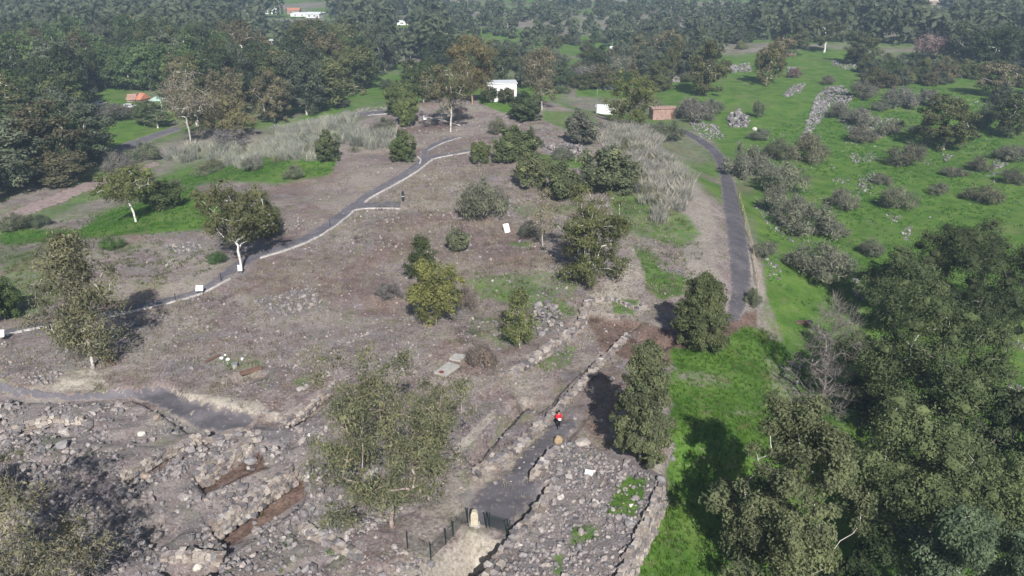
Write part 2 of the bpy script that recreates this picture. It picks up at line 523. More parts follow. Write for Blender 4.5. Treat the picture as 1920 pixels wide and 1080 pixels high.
# ------------------------------------------------------------------ ground sheet and its painted soil channels
UPX, UPY = project(GX.ravel(), GY.ravel(), GZ.ravel())
NV = GX.size
def paint(items, base):
    ch = base.copy()
    for poly, val, soft in items:
        m = masked(UPX, UPY, poly, soft)
        d = sdf(UPX[m], UPY[m], poly)
        w = ss(soft * .5, -soft * .5, d)
        ch[m] = ch[m] * (1 - w) + val * w
    return ch
gx, gy = GX.ravel(), GY.ravel()
dm = sdf(gx, gy, P_MOUND)
valley = ss(2, 14, dm)
nbig = noise2(gx / 35, gy / 35, 21) * .6 + noise2(gx / 11, gy / 11, 22) * .4
green0 = valley * np.clip(.55 + .5 * nbig, 0, 1)
leftside = (gx < -8) & (gy > 60) & (gy < 260)
green0 = np.where(leftside, valley * np.clip(.42 + .55 * nbig, 0, 1), green0)
GREEN = [
    ([(1300, 235), (1420, 320), (1425, 420), (1440, 560), (1470, 640), (1560, 760), (1700, 1300), (2600, 1300), (2600, 120), (1920, 130), (1700, 130), (1600, 95), (1480, 95), (1400, 130), (1330, 160), (1250, 140), (1180, 130), (1190, 160), (1250, 190)], .98, 26),
    ([(1252, 655), (1330, 650), (1400, 612), (1450, 625), (1500, 690), (1560, 760), (1700, 1300), (1100, 1300), (1172, 1076), (1215, 985), (1252, 912), (1248, 880), (1266, 840), (1246, 800), (1262, 760), (1240, 720), (1264, 690)], .95, 24),
    ([(150, 430), (200, 395), (300, 370), (360, 350), (400, 380), (440, 410), (380, 432), (200, 445), (60, 455), (0, 460), (0, 430), (90, 430)], .85, 18),
    ([(300, 335), (420, 305), (520, 300), (640, 290), (620, 330), (520, 348), (430, 340), (330, 350)], .75, 18),
    ([(170, 300), (300, 312), (190, 372), (60, 420), (0, 440), (0, 425), (120, 380)], .6, 16),
    ([(190, 450), (300, 455), (240, 475), (180, 470)], .5, 18),
    ([(0, 470), (90, 470), (130, 560), (60, 600), (0, 600)], .5, 30),
    ([(225, 520), (300, 525), (330, 545), (260, 555)], .4, 20),
    ([(870, 520), (990, 508), (1060, 560), (1090, 590), (1050, 600), (960, 575), (890, 560)], .56, 22),
    ([(990, 500), (1100, 520), (1075, 560), (1010, 545)], .45, 18),
    ([(880, 590), (1000, 590), (1010, 640), (940, 660), (870, 630)], .42, 22),
    ([(1010, 288), (1110, 296), (1100, 318), (1020, 314)], .85, 10),
    ([(1140, 330), (1200, 360), (1290, 400), (1320, 440), (1280, 470), (1180, 440), (1140, 420)], .62, 22),
    ([(1185, 462), (1225, 470), (1240, 505), (1290, 518), (1290, 552), (1240, 566), (1212, 545), (1205, 505)], .66, 16),
    ([(1145, 560), (1200, 560), (1190, 592), (1150, 588)], .7, 10),
    ([(1040, 640), (1085, 650), (1070, 690), (1020, 700), (1000, 690)], .5, 14),
    ([(940, 455), (1000, 450), (995, 470), (960, 462)], .6, 10),
    ([(950, 385), (1090, 380), (1090, 400), (980, 410)], .5, 14),
    ([(890, 178), (960, 186), (985, 215), (940, 212), (900, 195)], .75, 8),
    ([(1015, 205), (1100, 210), (1130, 235), (1060, 245), (1015, 225)], .6, 10),
    ([(690, 160), (810, 128), (820, 150), (720, 165), (640, 205), (560, 225), (600, 200)], .95, 10),
    ([(185, 235), (300, 228), (320, 240), (230, 285), (180, 275)], .9, 10),
    ([(1000, 95), (1050, 100), (1080, 130), (1000, 150), (960, 130)], .85, 10),
    ([(1080, 142), (1180, 150), (1180, 185), (1080, 180)], .8, 10),
    ([(1262, 692), (1320, 690), (1375, 705), (1372, 728), (1300, 728), (1265, 715)], .52, 26),
    ([(1370, 765), (1440, 770), (1430, 785), (1375, 780)], .55, 16),
    ([(1430, 660), (1480, 690), (1530, 780), (1490, 780), (1440, 730)], .5, 26),
    ([(1440, 560), (1470, 640), (1440, 640), (1425, 580)], .45, 14),
    ([(1150, 930), (1175, 892), (1212, 900), (1208, 930), (1190, 966), (1135, 962)], .95, 12),
    ([(1075, 985), (1120, 978), (1125, 1010), (1060, 1030)], .62, 14),
    ([(1035, 1035), (1060, 1035), (1055, 1080), (1035, 1080)], .62, 10),
    ([(560, 700), (590, 705), (570, 730), (540, 725)], .5, 14),
    ([(400, 672), (490, 670), (500, 690), (430, 695)], .5, 12),
    ([(60, 820), (120, 810), (110, 850), (60, 850)], .42, 20),
    ([(620, 1000), (660, 1040), (650, 1080), (600, 1080)], .4, 22),
    ([(500, 895), (540, 880), (520, 905)], .4, 14),
    ([(1700, 610), (1920, 640), (1920, 720), (1760, 650)], .95, 14),
]
BROWN = [
    ([(560, 300), (760, 250), (900, 240), (1000, 300), (900, 330), (700, 400), (560, 460), (480, 470), (520, 400)], .42, 30),
    ([(700, 400), (880, 390), (1000, 420), (1060, 500), (900, 510), (700, 470)], .5, 30),
    ([(480, 480), (700, 480), (760, 560), (560, 570), (420, 560)], .48, 30),
    ([(440, 330), (620, 330), (520, 450), (480, 440)], .4, 20),
    ([(408, 990), (430, 1026), (572, 932), (566, 896), (500, 932)], .97, 6),
    ([(370, 902), (380, 928), (502, 878), (488, 848)], .95, 6),
    ([(235, 895), (300, 855), (385, 818), (400, 835), (300, 882), (250, 912)], .85, 10),
    ([(535, 790), (625, 722), (632, 740), (562, 796)], .75, 8),
    ([(1095, 590), (1200, 600), (1300, 630), (1330, 660), (1240, 690), (1130, 660)], .72, 14),
    ([(1060, 700), (1180, 690), (1160, 760), (1150, 850), (1090, 800)], .5, 18),
    ([(950, 1000), (1035, 910), (1043, 914), (960, 1010)], .75, 6),
    ([(1360, 600), (1420, 580), (1420, 620), (1330, 650)], .75, 12),
    ([(0, 402), (100, 362), (170, 336), (292, 302), (302, 310), (182, 354), (112, 386), (0, 424)], .6, 8),
    ([(220, 700), (300, 690), (300, 720), (230, 730)], .4, 14),
    ([(740, 240), (850, 225), (860, 245), (760, 250)], .55, 12),
]
PALE = [
    ([(318, 722), (345, 735), (420, 742), (500, 755), (485, 778), (420, 768), (345, 752), (318, 740)], .75, 10),
    ([(485, 760), (540, 778), (550, 795), (500, 790)], .7, 8),
    ([(105, 700), (180, 690), (200, 715), (170, 735), (100, 732)], .72, 12),
    ([(812, 1058), (882, 992), (948, 1012), (935, 1045), (890, 1080), (870, 1100), (700, 1100), (770, 1050)], .74, 14),
    ([(1100, 550), (1180, 540), (1220, 580), (1190, 600), (1100, 575)], .7, 12),
    ([(845, 845), (925, 765), (930, 780), (860, 860)], .75, 6),
    ([(745, 850), (850, 830), (880, 870), (800, 900)], .4, 20),
    ([(320, 600), (400, 605), (420, 620), (330, 622)], .5, 10),
    ([(1140, 500), (1220, 480), (1240, 540), (1180, 560), (1130, 540)], .5, 18),
    ([(540, 880), (560, 870), (570, 900), (550, 905)], .6, 6),
    ([(1240, 900), (1248, 905), (1175, 1070), (1168, 1062)], .7, 6),
]
STRAW = [
    ([(640, 300), (800, 300), (900, 330), (880, 400), (700, 400), (620, 440), (560, 440)], .45, 30),
    ([(1180, 270), (1300, 300), (1345, 420), (1350, 600), (1290, 560), (1260, 420), (1180, 330)], .62, 26),
    ([(290, 270), (480, 250), (740, 235), (740, 290), (560, 310), (300, 310)], .5, 20),
    ([(620, 420), (680, 420), (670, 450), (630, 450)], .6, 14),
    ([(1190, 855), (1245, 860), (1240, 890), (1200, 880)], .7, 8),
    ([(700, 860), (880, 870), (860, 960), (700, 980)], .4, 26),
    ([(1395, 380), (1440, 560), (1415, 570), (1385, 420)], .7, 8),
    ([(1440, 620), (1520, 700), (1530, 780), (1440, 740), (1420, 680)], .6, 18),
    ([(1250, 690), (1330, 680), (1370, 720), (1270, 730)], .45, 16),
]
STONY = [
    ([(0, 740), (250, 745), (330, 790), (480, 820), (540, 780), (640, 800), (640, 1080), (-50, 1090), (-50, 740)], .5, 24),
    ([(480, 560), (590, 535), (610, 580), (520, 600)], .75, 14),
    ([(1000, 570), (1050, 580), (1060, 620), (1000, 630)], .85, 10),
    ([(1010, 270), (1100, 270), (1100, 295), (1030, 290)], .85, 8),
    ([(300, 460), (380, 450), (380, 480), (320, 480)], .6, 10),
    ([(1000, 840), (1180, 840), (1240, 900), (1165, 1070), (900, 1085)], .55, 16),
    ([(1500, 190), (1560, 160), (1600, 180), (1590, 215), (1640, 260), (1560, 270), (1480, 255)], .8, 10),
    ([(0, 640), (160, 640), (200, 690), (80, 700), (0, 700)], .5, 20),
    ([(320, 620), (700, 600), (830, 660), (640, 720), (330, 720)], .42, 26),
    ([(1340, 205), (1420, 200), (1420, 240), (1340, 250)], .6, 12),
]
GRAVEL = [
    ([(1050, 690), (1140, 690), (1105, 780), (1085, 800), (1030, 805), (960, 845), (1040, 760)], .48, 16),
    ([(850, 930), (900, 900), (960, 900), (960, 990), (880, 970)], .5, 12),
    ([(470, 790), (550, 800), (540, 840), (480, 830)], .55, 12),
    ([(1040, 130), (1120, 96), (1150, 100), (1080, 135), (1090, 165), (1030, 160)], .7, 8),
    ([(640, 208), (750, 203), (752, 214), (640, 225)], .7, 6),
    ([(200, 278), (330, 236), (340, 244), (212, 290)], .7, 5),
]
CH = {
    'green': paint(GREEN, green0),
    'brown': paint(BROWN, np.clip(.16 + .3 * noise2(gx / 9, gy / 9, 31), 0, 1) * (1 - valley)),
    'pale': paint(PALE, np.zeros(NV)),
    'straw': paint(STRAW, np.clip(.2 + .35 * noise2(gx / 6, gy / 6, 32), 0, 1) * (1 - valley * .5)),
    'stony': paint(STONY, np.clip(.12 + .3 * noise2(gx / 5, gy / 5, 33), 0, 1) * (1 - valley * .6)),
    'gravel': paint(GRAVEL, np.zeros(NV)),
}
for k in ('stony', 'straw'): CH[k] *= 1 - .95 * np.clip(CH['brown'] * 1.6 - .6, 0, 1)
nx, ny = len(XS), len(YS)
idx = np.arange(NV).reshape(ny, nx)
quads = np.stack([idx[:-1, :-1], idx[:-1, 1:], idx[1:, 1:], idx[1:, :-1]], -1).reshape(-1, 4)
gme = mesh_np('ground', np.stack([gx, gy, GZ.ravel()], 1), [quads], [M['ground']], smooth=True)
for k, v in CH.items():
    a = gme.attributes.new(k, 'FLOAT', 'POINT')
    a.data.foreach_set('value', v.astype(np.float32))
ground = tag(link('ground', gme), 'dry stony mound of excavated ruins falling away to green valley land', 'ground', kind='structure')

def chan_at(name, x, y):
    i = np.clip(np.searchsorted(XS, x), 0, nx - 1); j = np.clip(np.searchsorted(YS, y), 0, ny - 1)
    return CH[name].reshape(ny, nx)[j, i]

# ------------------------------------------------------------------ roads and paths
def resample(pts, n):
    pts = np.array(pts, float)
    seg = np.concatenate([[0], np.cumsum(np.linalg.norm(np.diff(pts[:, :2], axis=0), axis=1))])
    t = np.linspace(0, seg[-1], n)
    return np.stack([np.interp(t, seg, pts[:, k]) for k in range(pts.shape[1])], 1)

def smooth_line(pts, it=2):
    pts = [np.array(p, float) for p in pts]
    for _ in range(it):
        q = [pts[0]]
        for a, b in zip(pts[:-1], pts[1:]): q += [a * .75 + b * .25, a * .25 + b * .75]
        q.append(pts[-1]); pts = q
    return pts

def strip(name, left, right, m, label, lift=.045, n=None, cross=8, ragged=.12):
    A = [at(*p) for p in smooth_line(left)]; B = [at(*p) for p in smooth_line(right)]
    L = sum((A[i + 1] - A[i]).length for i in range(len(A) - 1))
    n = n or int(max(12, L / .6))
    A, B = resample(A, n), resample(B, n)
    rg = np.random.default_rng(len(name) + n)
    V = []; E_ = []
    for a, b in zip(A, B):
        w = np.linalg.norm(b[:2] - a[:2])
        e0, e1 = rg.normal(0, ragged) / max(w, .5), rg.normal(0, ragged) / max(w, .5)
        for k in range(cross + 1):
            t = e0 + (1 + e1 - e0) * k / cross
            x, y = a[:2] * (1 - t) + b[:2] * t
            z = float(hz(x, y))
            E_.append(abs(2 * k / cross - 1))
            V.append((x, y, z + lift + y * .00035 - (.12 if k in (0, cross) else 0)))
    c1 = cross + 1
    F_ = [(i * c1 + k, i * c1 + k + 1, (i + 1) * c1 + k + 1, (i + 1) * c1 + k) for i in range(n - 1) for k in range(cross)]
    F_ = np.array(F_)
    # keep faces looking up
    v = np.array(V); q = F_[len(F_) // 2]
    if np.cross(v[q[1]] - v[q[0]], v[q[2]] - v[q[0]])[2] < 0: F_ = F_[:, ::-1]
    me = mesh_np(name, V, [F_], [m], smooth=True)
    me.attributes.new('edge', 'FLOAT', 'POINT').data.foreach_set('value', np.array(E_, np.float32))
    return tag(link(name, me), label, 'path', kind='structure')

strip('footpath', [(-60, 637), (0, 620), (84, 603), (140, 593), (205, 580), (310, 560), (371, 542), (404, 521), (429, 495), (473, 476), (539, 457), (588, 431), (635, 398), (684, 362), (725, 339), (765, 316), (789, 295), (792, 284)],
      [(-60, 650), (0, 631), (84, 613), (140, 604), (205, 593), (310, 569), (375, 552), (428, 522), (450, 508), (490, 482), (542, 467), (603, 442), (655, 404), (693, 371), (738, 347), (782, 322), (806, 301), (804, 284)],
      M['paving'], 'grey paved footpath climbing the mound between pale stone edging', cross=6)
strip('footpath_spur', [(672, 380), (720, 377), (752, 377)], [(664, 391), (710, 390), (750, 391)], M['paving'], 'short paved spur off the footpath ending at the dark post', lift=.06, cross=4)
strip('footpath_branch', [(787, 287), (812, 267), (850, 256)], [(803, 286), (830, 268), (862, 260)], M['paving'], 'paved branch of the footpath running up to the crest', lift=.065, cross=4)
strip('lookout_branch', [(800, 292), (850, 285), (878, 279)], [(806, 302), (850, 291), (882, 287)], M['paving'], 'paved branch of the footpath leading to the bushes', lift=.07, cross=4)
strip('road', [(1262, 246), (1285, 254), (1312, 270), (1340, 295), (1351, 340), (1352, 385), (1361, 440), (1369, 520), (1366, 575), (1356, 603)],
      [(1280, 242), (1302, 250), (1336, 270), (1365, 298), (1378, 340), (1389, 385), (1402, 440), (1412, 520), (1407, 560), (1385, 604)],
      M['asphalt'], 'narrow grey asphalt road winding round the side of the mound', cross=6)
strip('courtyard_path', [(1046, 790), (1012, 815), (987, 836), (967, 860), (955, 886), (908, 905), (872, 936), (876, 976)], [(1085, 795), (1072, 820), (1036, 846), (1004, 880), (1000, 899), (1034, 907), (1000, 946), (952, 1000)], M['court'], 'worn grey pavement in the sunken courtyard behind the fence', cross=10, ragged=.2)
strip('excavation_path', [(-40, 704), (60, 735), (150, 739), (240, 729), (256, 728)], [(-40, 728), (60, 750), (150, 752), (240, 746), (262, 748)], M['paving'], 'grey earth path entering the excavation from the left edge', cross=6, ragged=.2)
strip('excavation_floor', [(250, 730), (318, 721), (345, 744), (410, 758), (480, 777)], [(252, 747), (300, 765), (340, 787), (385, 815), (456, 803)], M['court'], 'broad dark grey paved floor below the pale earth bank', lift=.06, cross=10, ragged=.15)
strip('dirt_track', [(-40, 420), (0, 404), (100, 364), (170, 338), (290, 303)], [(-40, 436), (0, 421), (110, 383), (180, 352), (300, 309)], M['track'], 'pinkish earth track on the lower left flank', cross=5, ragged=.4)
strip('park_road', [(205, 278), (250, 262), (330, 236)], [(212, 290), (262, 272), (340, 244)], M['paving'], 'grey road beside the bright grass below the tents', cross=4)
strip('crest_path', [(640, 213), (690, 209), (745, 203)], [(640, 222), (690, 217), (752, 211)], M['paving'], 'short paved path with a white edge near the crest', cross=4)

# ------------------------------------------------------------------ stones
def ico(sub=0):
    bm = bmesh.new()
    bmesh.ops.create_icosphere(bm, subdivisions=sub + 1, radius=1)
    V = np.array([v.co[:] for v in bm.verts]); F_ = np.array([[v.index for v in f.verts] for f in bm.faces])
    bm.free()
    return V, F_
ICO0, ICO0F = ico(0)
ICO1, ICO1F = ico(1)
ICO2, ICO2F = ico(2)
CUBE = np.array([[a, b, c] for c in (-1, 1) for b in (-1, 1) for a in (-1, 1)], float)
CUBEF = np.array([(0, 2, 3, 1), (4, 5, 7, 6), (0, 1, 5, 4), (2, 6, 7, 3), (0, 4, 6, 2), (1, 3, 7, 5)])

def rough(V, rg, amp=.22, cut=True):
    W = V * (1 + rg.normal(0, amp, (len(V), 1)))
    W = W * np.array([1.0, rg.uniform(.7, 1.0), rg.uniform(.55, .85)])
    if cut:                                   # one or two broken flat faces
        for _ in range(2):
            n = rg.normal(size=3); n /= np.linalg.norm(n)
            d = W @ n; k = d > .62
            W[k] -= np.outer(d[k] - .62, n)
    return W
srg = np.random.default_rng(3)
LOW = [rough(ICO0, srg, .17) for _ in range(12)]

def lump_mesh(name, seed, m, sub=1, amp=.12):
    rg = np.random.default_rng(seed)
    B, F_ = (ICO1, ICO1F) if sub == 1 else (ICO2, ICO2F)
    W = B.copy()
    for _ in range(7):
        n = rg.normal(size=3); n /= np.linalg.norm(n)
        lim = rg.uniform(.55, .85); d = W @ n; k = d > lim
        W[k] -= np.outer((d[k] - lim) * .85, n)
    W += rg.normal(0, amp * .25, W.shape)
    return mesh_np(name, W, [F_], [m], smooth=False)

STONE_ME = [mesh_np('stone', v, [ICO0F], [M['stone_o']]) for v in LOW]
TAN_ME = [mesh_np('tan_stone', v, [ICO0F], [M['tan_o']]) for v in LOW]
BLOCK_ME = [mesh_np('wall_stone', CUBE * (.5 + srg.uniform(-.11, .09, CUBE.shape)), [CUBEF], [M['tan_o'] if k % 2 else M['stone_o']]) for k in range(10)]

def rand_rot(n, rg, flat_=.5):
    a = rg.uniform(0, 2 * math.pi, n); b = rg.normal(0, flat_, n); c = rg.normal(0, flat_, n)
    ca, sa, cb, sb, cc, sc_ = np.cos(a), np.sin(a), np.cos(b), np.sin(b), np.cos(c), np.sin(c)
    z, o = np.zeros(n), np.ones(n)
    Rz = np.stack([ca, -sa, z, sa, ca, z, z, z, o], 1).reshape(n, 3, 3)
    Rx = np.stack([o, z, z, z, cb, -sb, z, sb, cb], 1).reshape(n, 3, 3)
    Ry = np.stack([cc, z, sc_, z, o, z, -sc_, z, cc], 1).reshape(n, 3, 3)
    return Rz @ Rx @ Ry

def rubble_mesh(name, P, S, m, rg, tonelo=0, tonehi=1):
    n = len(P)
    R = rand_rot(n, rg)
    var = rg.integers(0, len(LOW), n)
    B = np.array(LOW)[var] * S[:, None, None]
    V = np.einsum('nij,nkj->nki', R, B) + P[:, None, :]
    F_ = (ICO0F[None] + (np.arange(n) * len(ICO0))[:, None, None]).reshape(-1, 3)
    tone = np.repeat(.94 * rg.uniform(tonelo, tonehi, n) ** 1.25, len(ICO0))
    return mesh_np(name, V.reshape(-1, 3), [F_], [m], tone=tone)

def scatter(poly_px, density, rg, mask=None, maxn=60000):
    """world points whose photograph pixel falls inside the outline"""
    W = [at(*p) for p in poly_px]
    x0, x1, y0, y1 = min(p.x for p in W) - 1, max(p.x for p in W) + 1, min(p.y for p in W) - 1, max(p.y for p in W) + 1
    n = min(int((x1 - x0) * (y1 - y0) * density), 400000)
    x, y = rg.uniform(x0, x1, n), rg.uniform(y0, y1, n)
    z = hz(x, y)
    u, v = project(x, y, z)
    k = sdf(u, v, poly_px) < 0
    x, y, z = x[k], y[k], z[k]
    if mask is not None:
        k = rg.random(len(x)) < mask(x, y)
        x, y, z = x[k], y[k], z[k]
    return np.stack([x, y, z], 1)[:maxn]

def stone_set(parent, P, S, rg, meshes, stuff_mat, stuff_name, cap=290, sink=.25):
    P = P.copy(); P[:, 2] += S * sink
    order = np.argsort(-S)
    for i in order[:cap]:
        o = link('stone', meshes[int(rg.integers(len(meshes)))], parent, P[i], (rg.normal(0, .4), rg.normal(0, .4), rg.uniform(0, 6.28)), (S[i], S[i] * rg.uniform(.75, 1), S[i] * rg.uniform(.7, 1)))
    rest = order[cap:]
    if len(rest):
        o = link(stuff_name, rubble_mesh(stuff_name, P[rest], S[rest], stuff_mat, rg), parent)
        o['kind'] = 'stuff'

def no_pave(x, y):
    return 1 - np.clip(np.maximum(chan_at('gravel', x, y) * 1.4, 0), 0, 1)

# stone-covered ruins in the foreground: single stones belong to the ground
rg = np.random.default_rng(11)
FIELD = [(-40, 752), (60, 757), (230, 757), (285, 772), (330, 786), (365, 812), (400, 826), (478, 812), (550, 800), (640, 800), (740, 870), (760, 960), (700, 1000), (760, 1032), (810, 1060), (770, 1100), (-60, 1110)]
TRENCH_PX = [[(397, 982), (430, 1026), (572, 932), (572, 890), (545, 878)], [(368, 890), (380, 928), (502, 878), (474, 828)], [(262, 835), (360, 812), (390, 830), (290, 862), (230, 890)]]
def off_trench(x, y):
    u, v = project(x, y, hz(x, y))
    w = np.ones(len(x))
    for t in TRENCH_PX: w *= np.where(sdf(u, v, t) < 2, .06, 1)
    return w
P = scatter(FIELD, 12, rg, lambda x, y: off_trench(x, y) * np.clip(.55 + .8 * noise2(x / 2.6, y / 2.6, 77), .08, 1))
S = np.clip(rg.lognormal(math.log(.135), .6, len(P)), .06, .62)
stone_set(ground, P, S, rg, STONE_ME, M['stone_t'], 'rubble', cap=295)

# rubble thinly spread over the whole mound
MOUND_PX = [(-40, 640), (110, 640), (220, 600), (420, 540), (560, 470), (700, 380), (800, 310), (900, 260), (1000, 260), (1180, 300), (1260, 420), (1310, 560), (1270, 640), (1190, 690), (1120, 800), (1040, 830), (960, 1000), (880, 975), (800, 1040), (760, 870), (560, 790), (480, 775), (330, 720), (200, 735), (-40, 700)]
def mound_mask(x, y):
    return np.clip(.10 + 1.1 * chan_at('stony', x, y) + .3 * noise2(x / 3, y / 3, 41), .03, 1) * no_pave(x, y) * np.where(chan_at('green', x, y) > .6, .3, 1)
P = scatter(MOUND_PX, 4.2, rg, mound_mask)
S = np.clip(rg.lognormal(math.log(.105), .45, len(P)), .05, .34)
P[:, 2] += S * .2
o = link('scattered_rubble', rubble_mesh('scattered_rubble', P, S, M['stone_t'], rg), ground); o['kind'] = 'stuff'
BACKM = [(430, 440), (560, 400), (640, 330), (560, 330), (660, 270), (780, 220), (900, 200), (1080, 250), (1180, 300), (1000, 420), (800, 460), (560, 470)]
P = scatter(BACKM, 1.4, rg, mound_mask)
S = np.clip(rg.lognormal(math.log(.14), .4, len(P)), .07, .4)
P[:, 2] += S * .2
o = link('hilltop_rubble', rubble_mesh('hilltop_rubble', P, S, M['stone_t'], rg), ground); o['kind'] = 'stuff'

# heaps and lines of stones: (outline px, stones per m2, median radius, colours, label)
HEAPS = [
    ([(1500, 262), (1518, 215), (1530, 180), (1545, 168), (1560, 180), (1548, 215), (1525, 245), (1510, 268)], 2.6, .36, 'long curving bank of grey field stones in the green meadow'),
    ([(1545, 165), (1580, 160), (1600, 185), (1585, 205), (1555, 195)], 1.5, .38, 'weedy stone heap at the head of the long meadow bank'),
    ([(1570, 225), (1640, 215), (1690, 225), (1660, 260), (1600, 262)], .8, .34, 'loose scatter of pale stones below the grey shrubs in the meadow'),
    ([(1360, 222), (1385, 206), (1408, 225), (1400, 240), (1368, 238)], 2.2, .5, 'steep pile of big pale boulders beside the road bend'),
    ([(1290, 225), (1345, 235), (1360, 262), (1310, 262)], 1.2, .36, 'stones strewn along the verge above the road bend'),
    ([(1465, 178), (1490, 160), (1512, 155), (1500, 175), (1475, 182)], 1.6, .38, 'short stone row curving across the meadow below the round shrub'),
    ([(1475, 128), (1490, 124), (1494, 140), (1480, 148)], 1.6, .36, 'small stone heap with a reddish bush beside it'),
    ([(1560, 112), (1620, 125), (1615, 138), (1560, 122)], .9, .36, 'stone scatter at the shaded edge of the meadow'),
    ([(1360, 122), (1405, 118), (1410, 134), (1365, 138)], 1.0, .4, 'pale stone rows between the two tall meadow eucalyptus trees'),
    ([(1600, 350), (1635, 320), (1650, 330), (1640, 355), (1610, 360)], 1.2, .26, 'small heap of grey stones above the lone round shrub'),
    ([(1560, 330), (1595, 335), (1600, 348), (1562, 345)], .9, .24, 'sparse stones in the grass above the dark shrub'),
    ([(1655, 400), (1690, 405), (1695, 418), (1662, 414)], 1.6, .22, 'little row of pale stones lying in open grass'),
    ([(1690, 425), (1712, 425), (1705, 455), (1692, 450)], 2.2, .24, 'short stone line running down beside the dark round tree'),
    ([(1590, 290), (1640, 285), (1650, 302), (1600, 306)], 1.0, .28, 'flat scatter of stones under the three grey shrubs'),
    ([(1765, 290), (1800, 288), (1790, 302), (1765, 305)], .9, .3, 'stone patch beside the dark meadow shrub'),
    ([(1860, 300), (1890, 300), (1885, 318), (1862, 315)], 1.2, .3, 'stone patch at the far right of the meadow'),
    ([(1420, 368), (1450, 395), (1500, 440), (1520, 465), (1500, 465), (1440, 425), (1412, 385)], 1.0, .24, 'long diagonal line of grey stones below the road fence'),
    ([(1425, 470), (1455, 470), (1470, 530), (1445, 530)], 1.4, .22, 'stones littering the slope between the road fence and the grass'),
    ([(1590, 520), (1608, 520), (1620, 565), (1606, 565)], 2.4, .26, 'narrow stone line going under the eucalyptus grove'),
    ([(1820, 600), (1920, 640), (1920, 655), (1815, 612)], 2.2, .26, 'dark stone row behind the dark round tree'),
    ([(1885, 715), (1925, 725), (1930, 760), (1900, 745)], 3.0, .3, 'pale stones showing past the edge of the eucalyptus grove'),
    ([(1005, 570), (1030, 566), (1055, 590), (1060, 615), (1015, 632), (1000, 600)], 3.2, .24, 'heap of grey basalt stones beside the sunken corridor'),
    ([(490, 570), (560, 538), (600, 548), (595, 572), (540, 592), (495, 590)], 2.4, .2, 'spread of broken grey stones below the footpath'),
    ([(1012, 272), (1090, 268), (1112, 290), (1060, 296), (1025, 286)], 1.6, .3, 'stone heap on the hilltop behind the bushes'),
    ([(310, 462), (370, 450), (382, 468), (330, 478)], 2.4, .2, 'dark stone patch above the footpath near the white-trunked tree'),
    ([(268, 492), (320, 488), (322, 500), (275, 502)], 1.6, .18, 'pale stones scattered above the footpath'),
    ([(40, 705), (100, 690), (118, 700), (95, 725), (40, 718)], 7.0, .15, 'mound of small white stones at the foot of the tall eucalyptus'),
    ([(640, 208), (740, 196), (748, 204), (640, 216)], 1.0, .26, 'row of stones behind the white path edge'),
    ([(1460, 690), (1510, 680), (1540, 750), (1480, 740)], 2.0, .24, 'stones on the bank below the dead tree'),
    ([(1180, 140), (1270, 135), (1300, 150), (1210, 165)], .7, .4, 'grey stony ground behind the leafy tree by the shed'),
]
for k, (poly, dens, r, lab) in enumerate(HEAPS):
    if poly[0][0] > 1250: r *= .74; dens *= 1.15
    P = scatter(poly, dens * 1.3, rg)
    if len(P) < 4: continue
    S = np.clip(rg.lognormal(math.log(r), .4, len(P)), r * .4, r * 2.4)
    c = P.mean(0)
    dd = np.linalg.norm((P[:, :2] - c[:2]) / (P[:, :2].std(0) + .3), axis=1)
    if 'pile' in lab or 'heap' in lab: P[:, 2] += np.clip(1.2 - dd * .6, 0, 1) * r * rg.uniform(0, 3, len(P))
    P[:, 2] += S * .15
    t = empty('stone_heap', c)
    tag(t, lab, 'stone heap', 'stone heaps and rows')
    P = P - c
    o = link('stones', rubble_mesh('stones', P, S, M['stone_t'] if poly[0][0] < 1250 else M['meadow_t'], rg), t); o['kind'] = 'stuff'
# single stones strewn in the meadow
P = scatter([(1420, 250), (1600, 150), (1920, 200), (1920, 420), (1720, 420), (1600, 500), (1450, 420)], 1.3, rg, lambda x, y: np.clip(noise2(x / 9, y / 9, 91) * 1.3 - .3, .04, 1) * np.clip(.6 + noise2(x / 2.5, y / 2.5, 92), 0, 1))
S = np.clip(rg.lognormal(math.log(.17), .4, len(P)), .08, .5)
o = link('meadow_stones', rubble_mesh('meadow_stones', P, S, M['meadow_t'], rg), ground); o['kind'] = 'stuff'

# ruined platform beside the courtyard
platform = tag(empty('ruined_platform', (0, 0, 0)), 'broad stone-strewn platform of ruined masonry right of the courtyard', 'ruin')
PLAT_PX = [(1042, 834), (1005, 886), (1004, 900), (1042, 910), (962, 1003), (908, 1088), (880, 1120), (1140, 1120), (1168, 1062), (1240, 900), (1150, 855), (1085, 828)]
def plat_mask(x, y):
    return np.where(chan_at('green', x, y) > .5, .12, np.clip(.75 + .5 * noise2(x / 1.7, y / 1.7, 55), .25, 1))
P = scatter(PLAT_PX, 17, rg, plat_mask)
S = np.clip(rg.lognormal(math.log(.15), .42, len(P)), .07, .4)
stone_set(platform, P, S, rg, STONE_ME, M['stone_t'], 'rubble', cap=290)

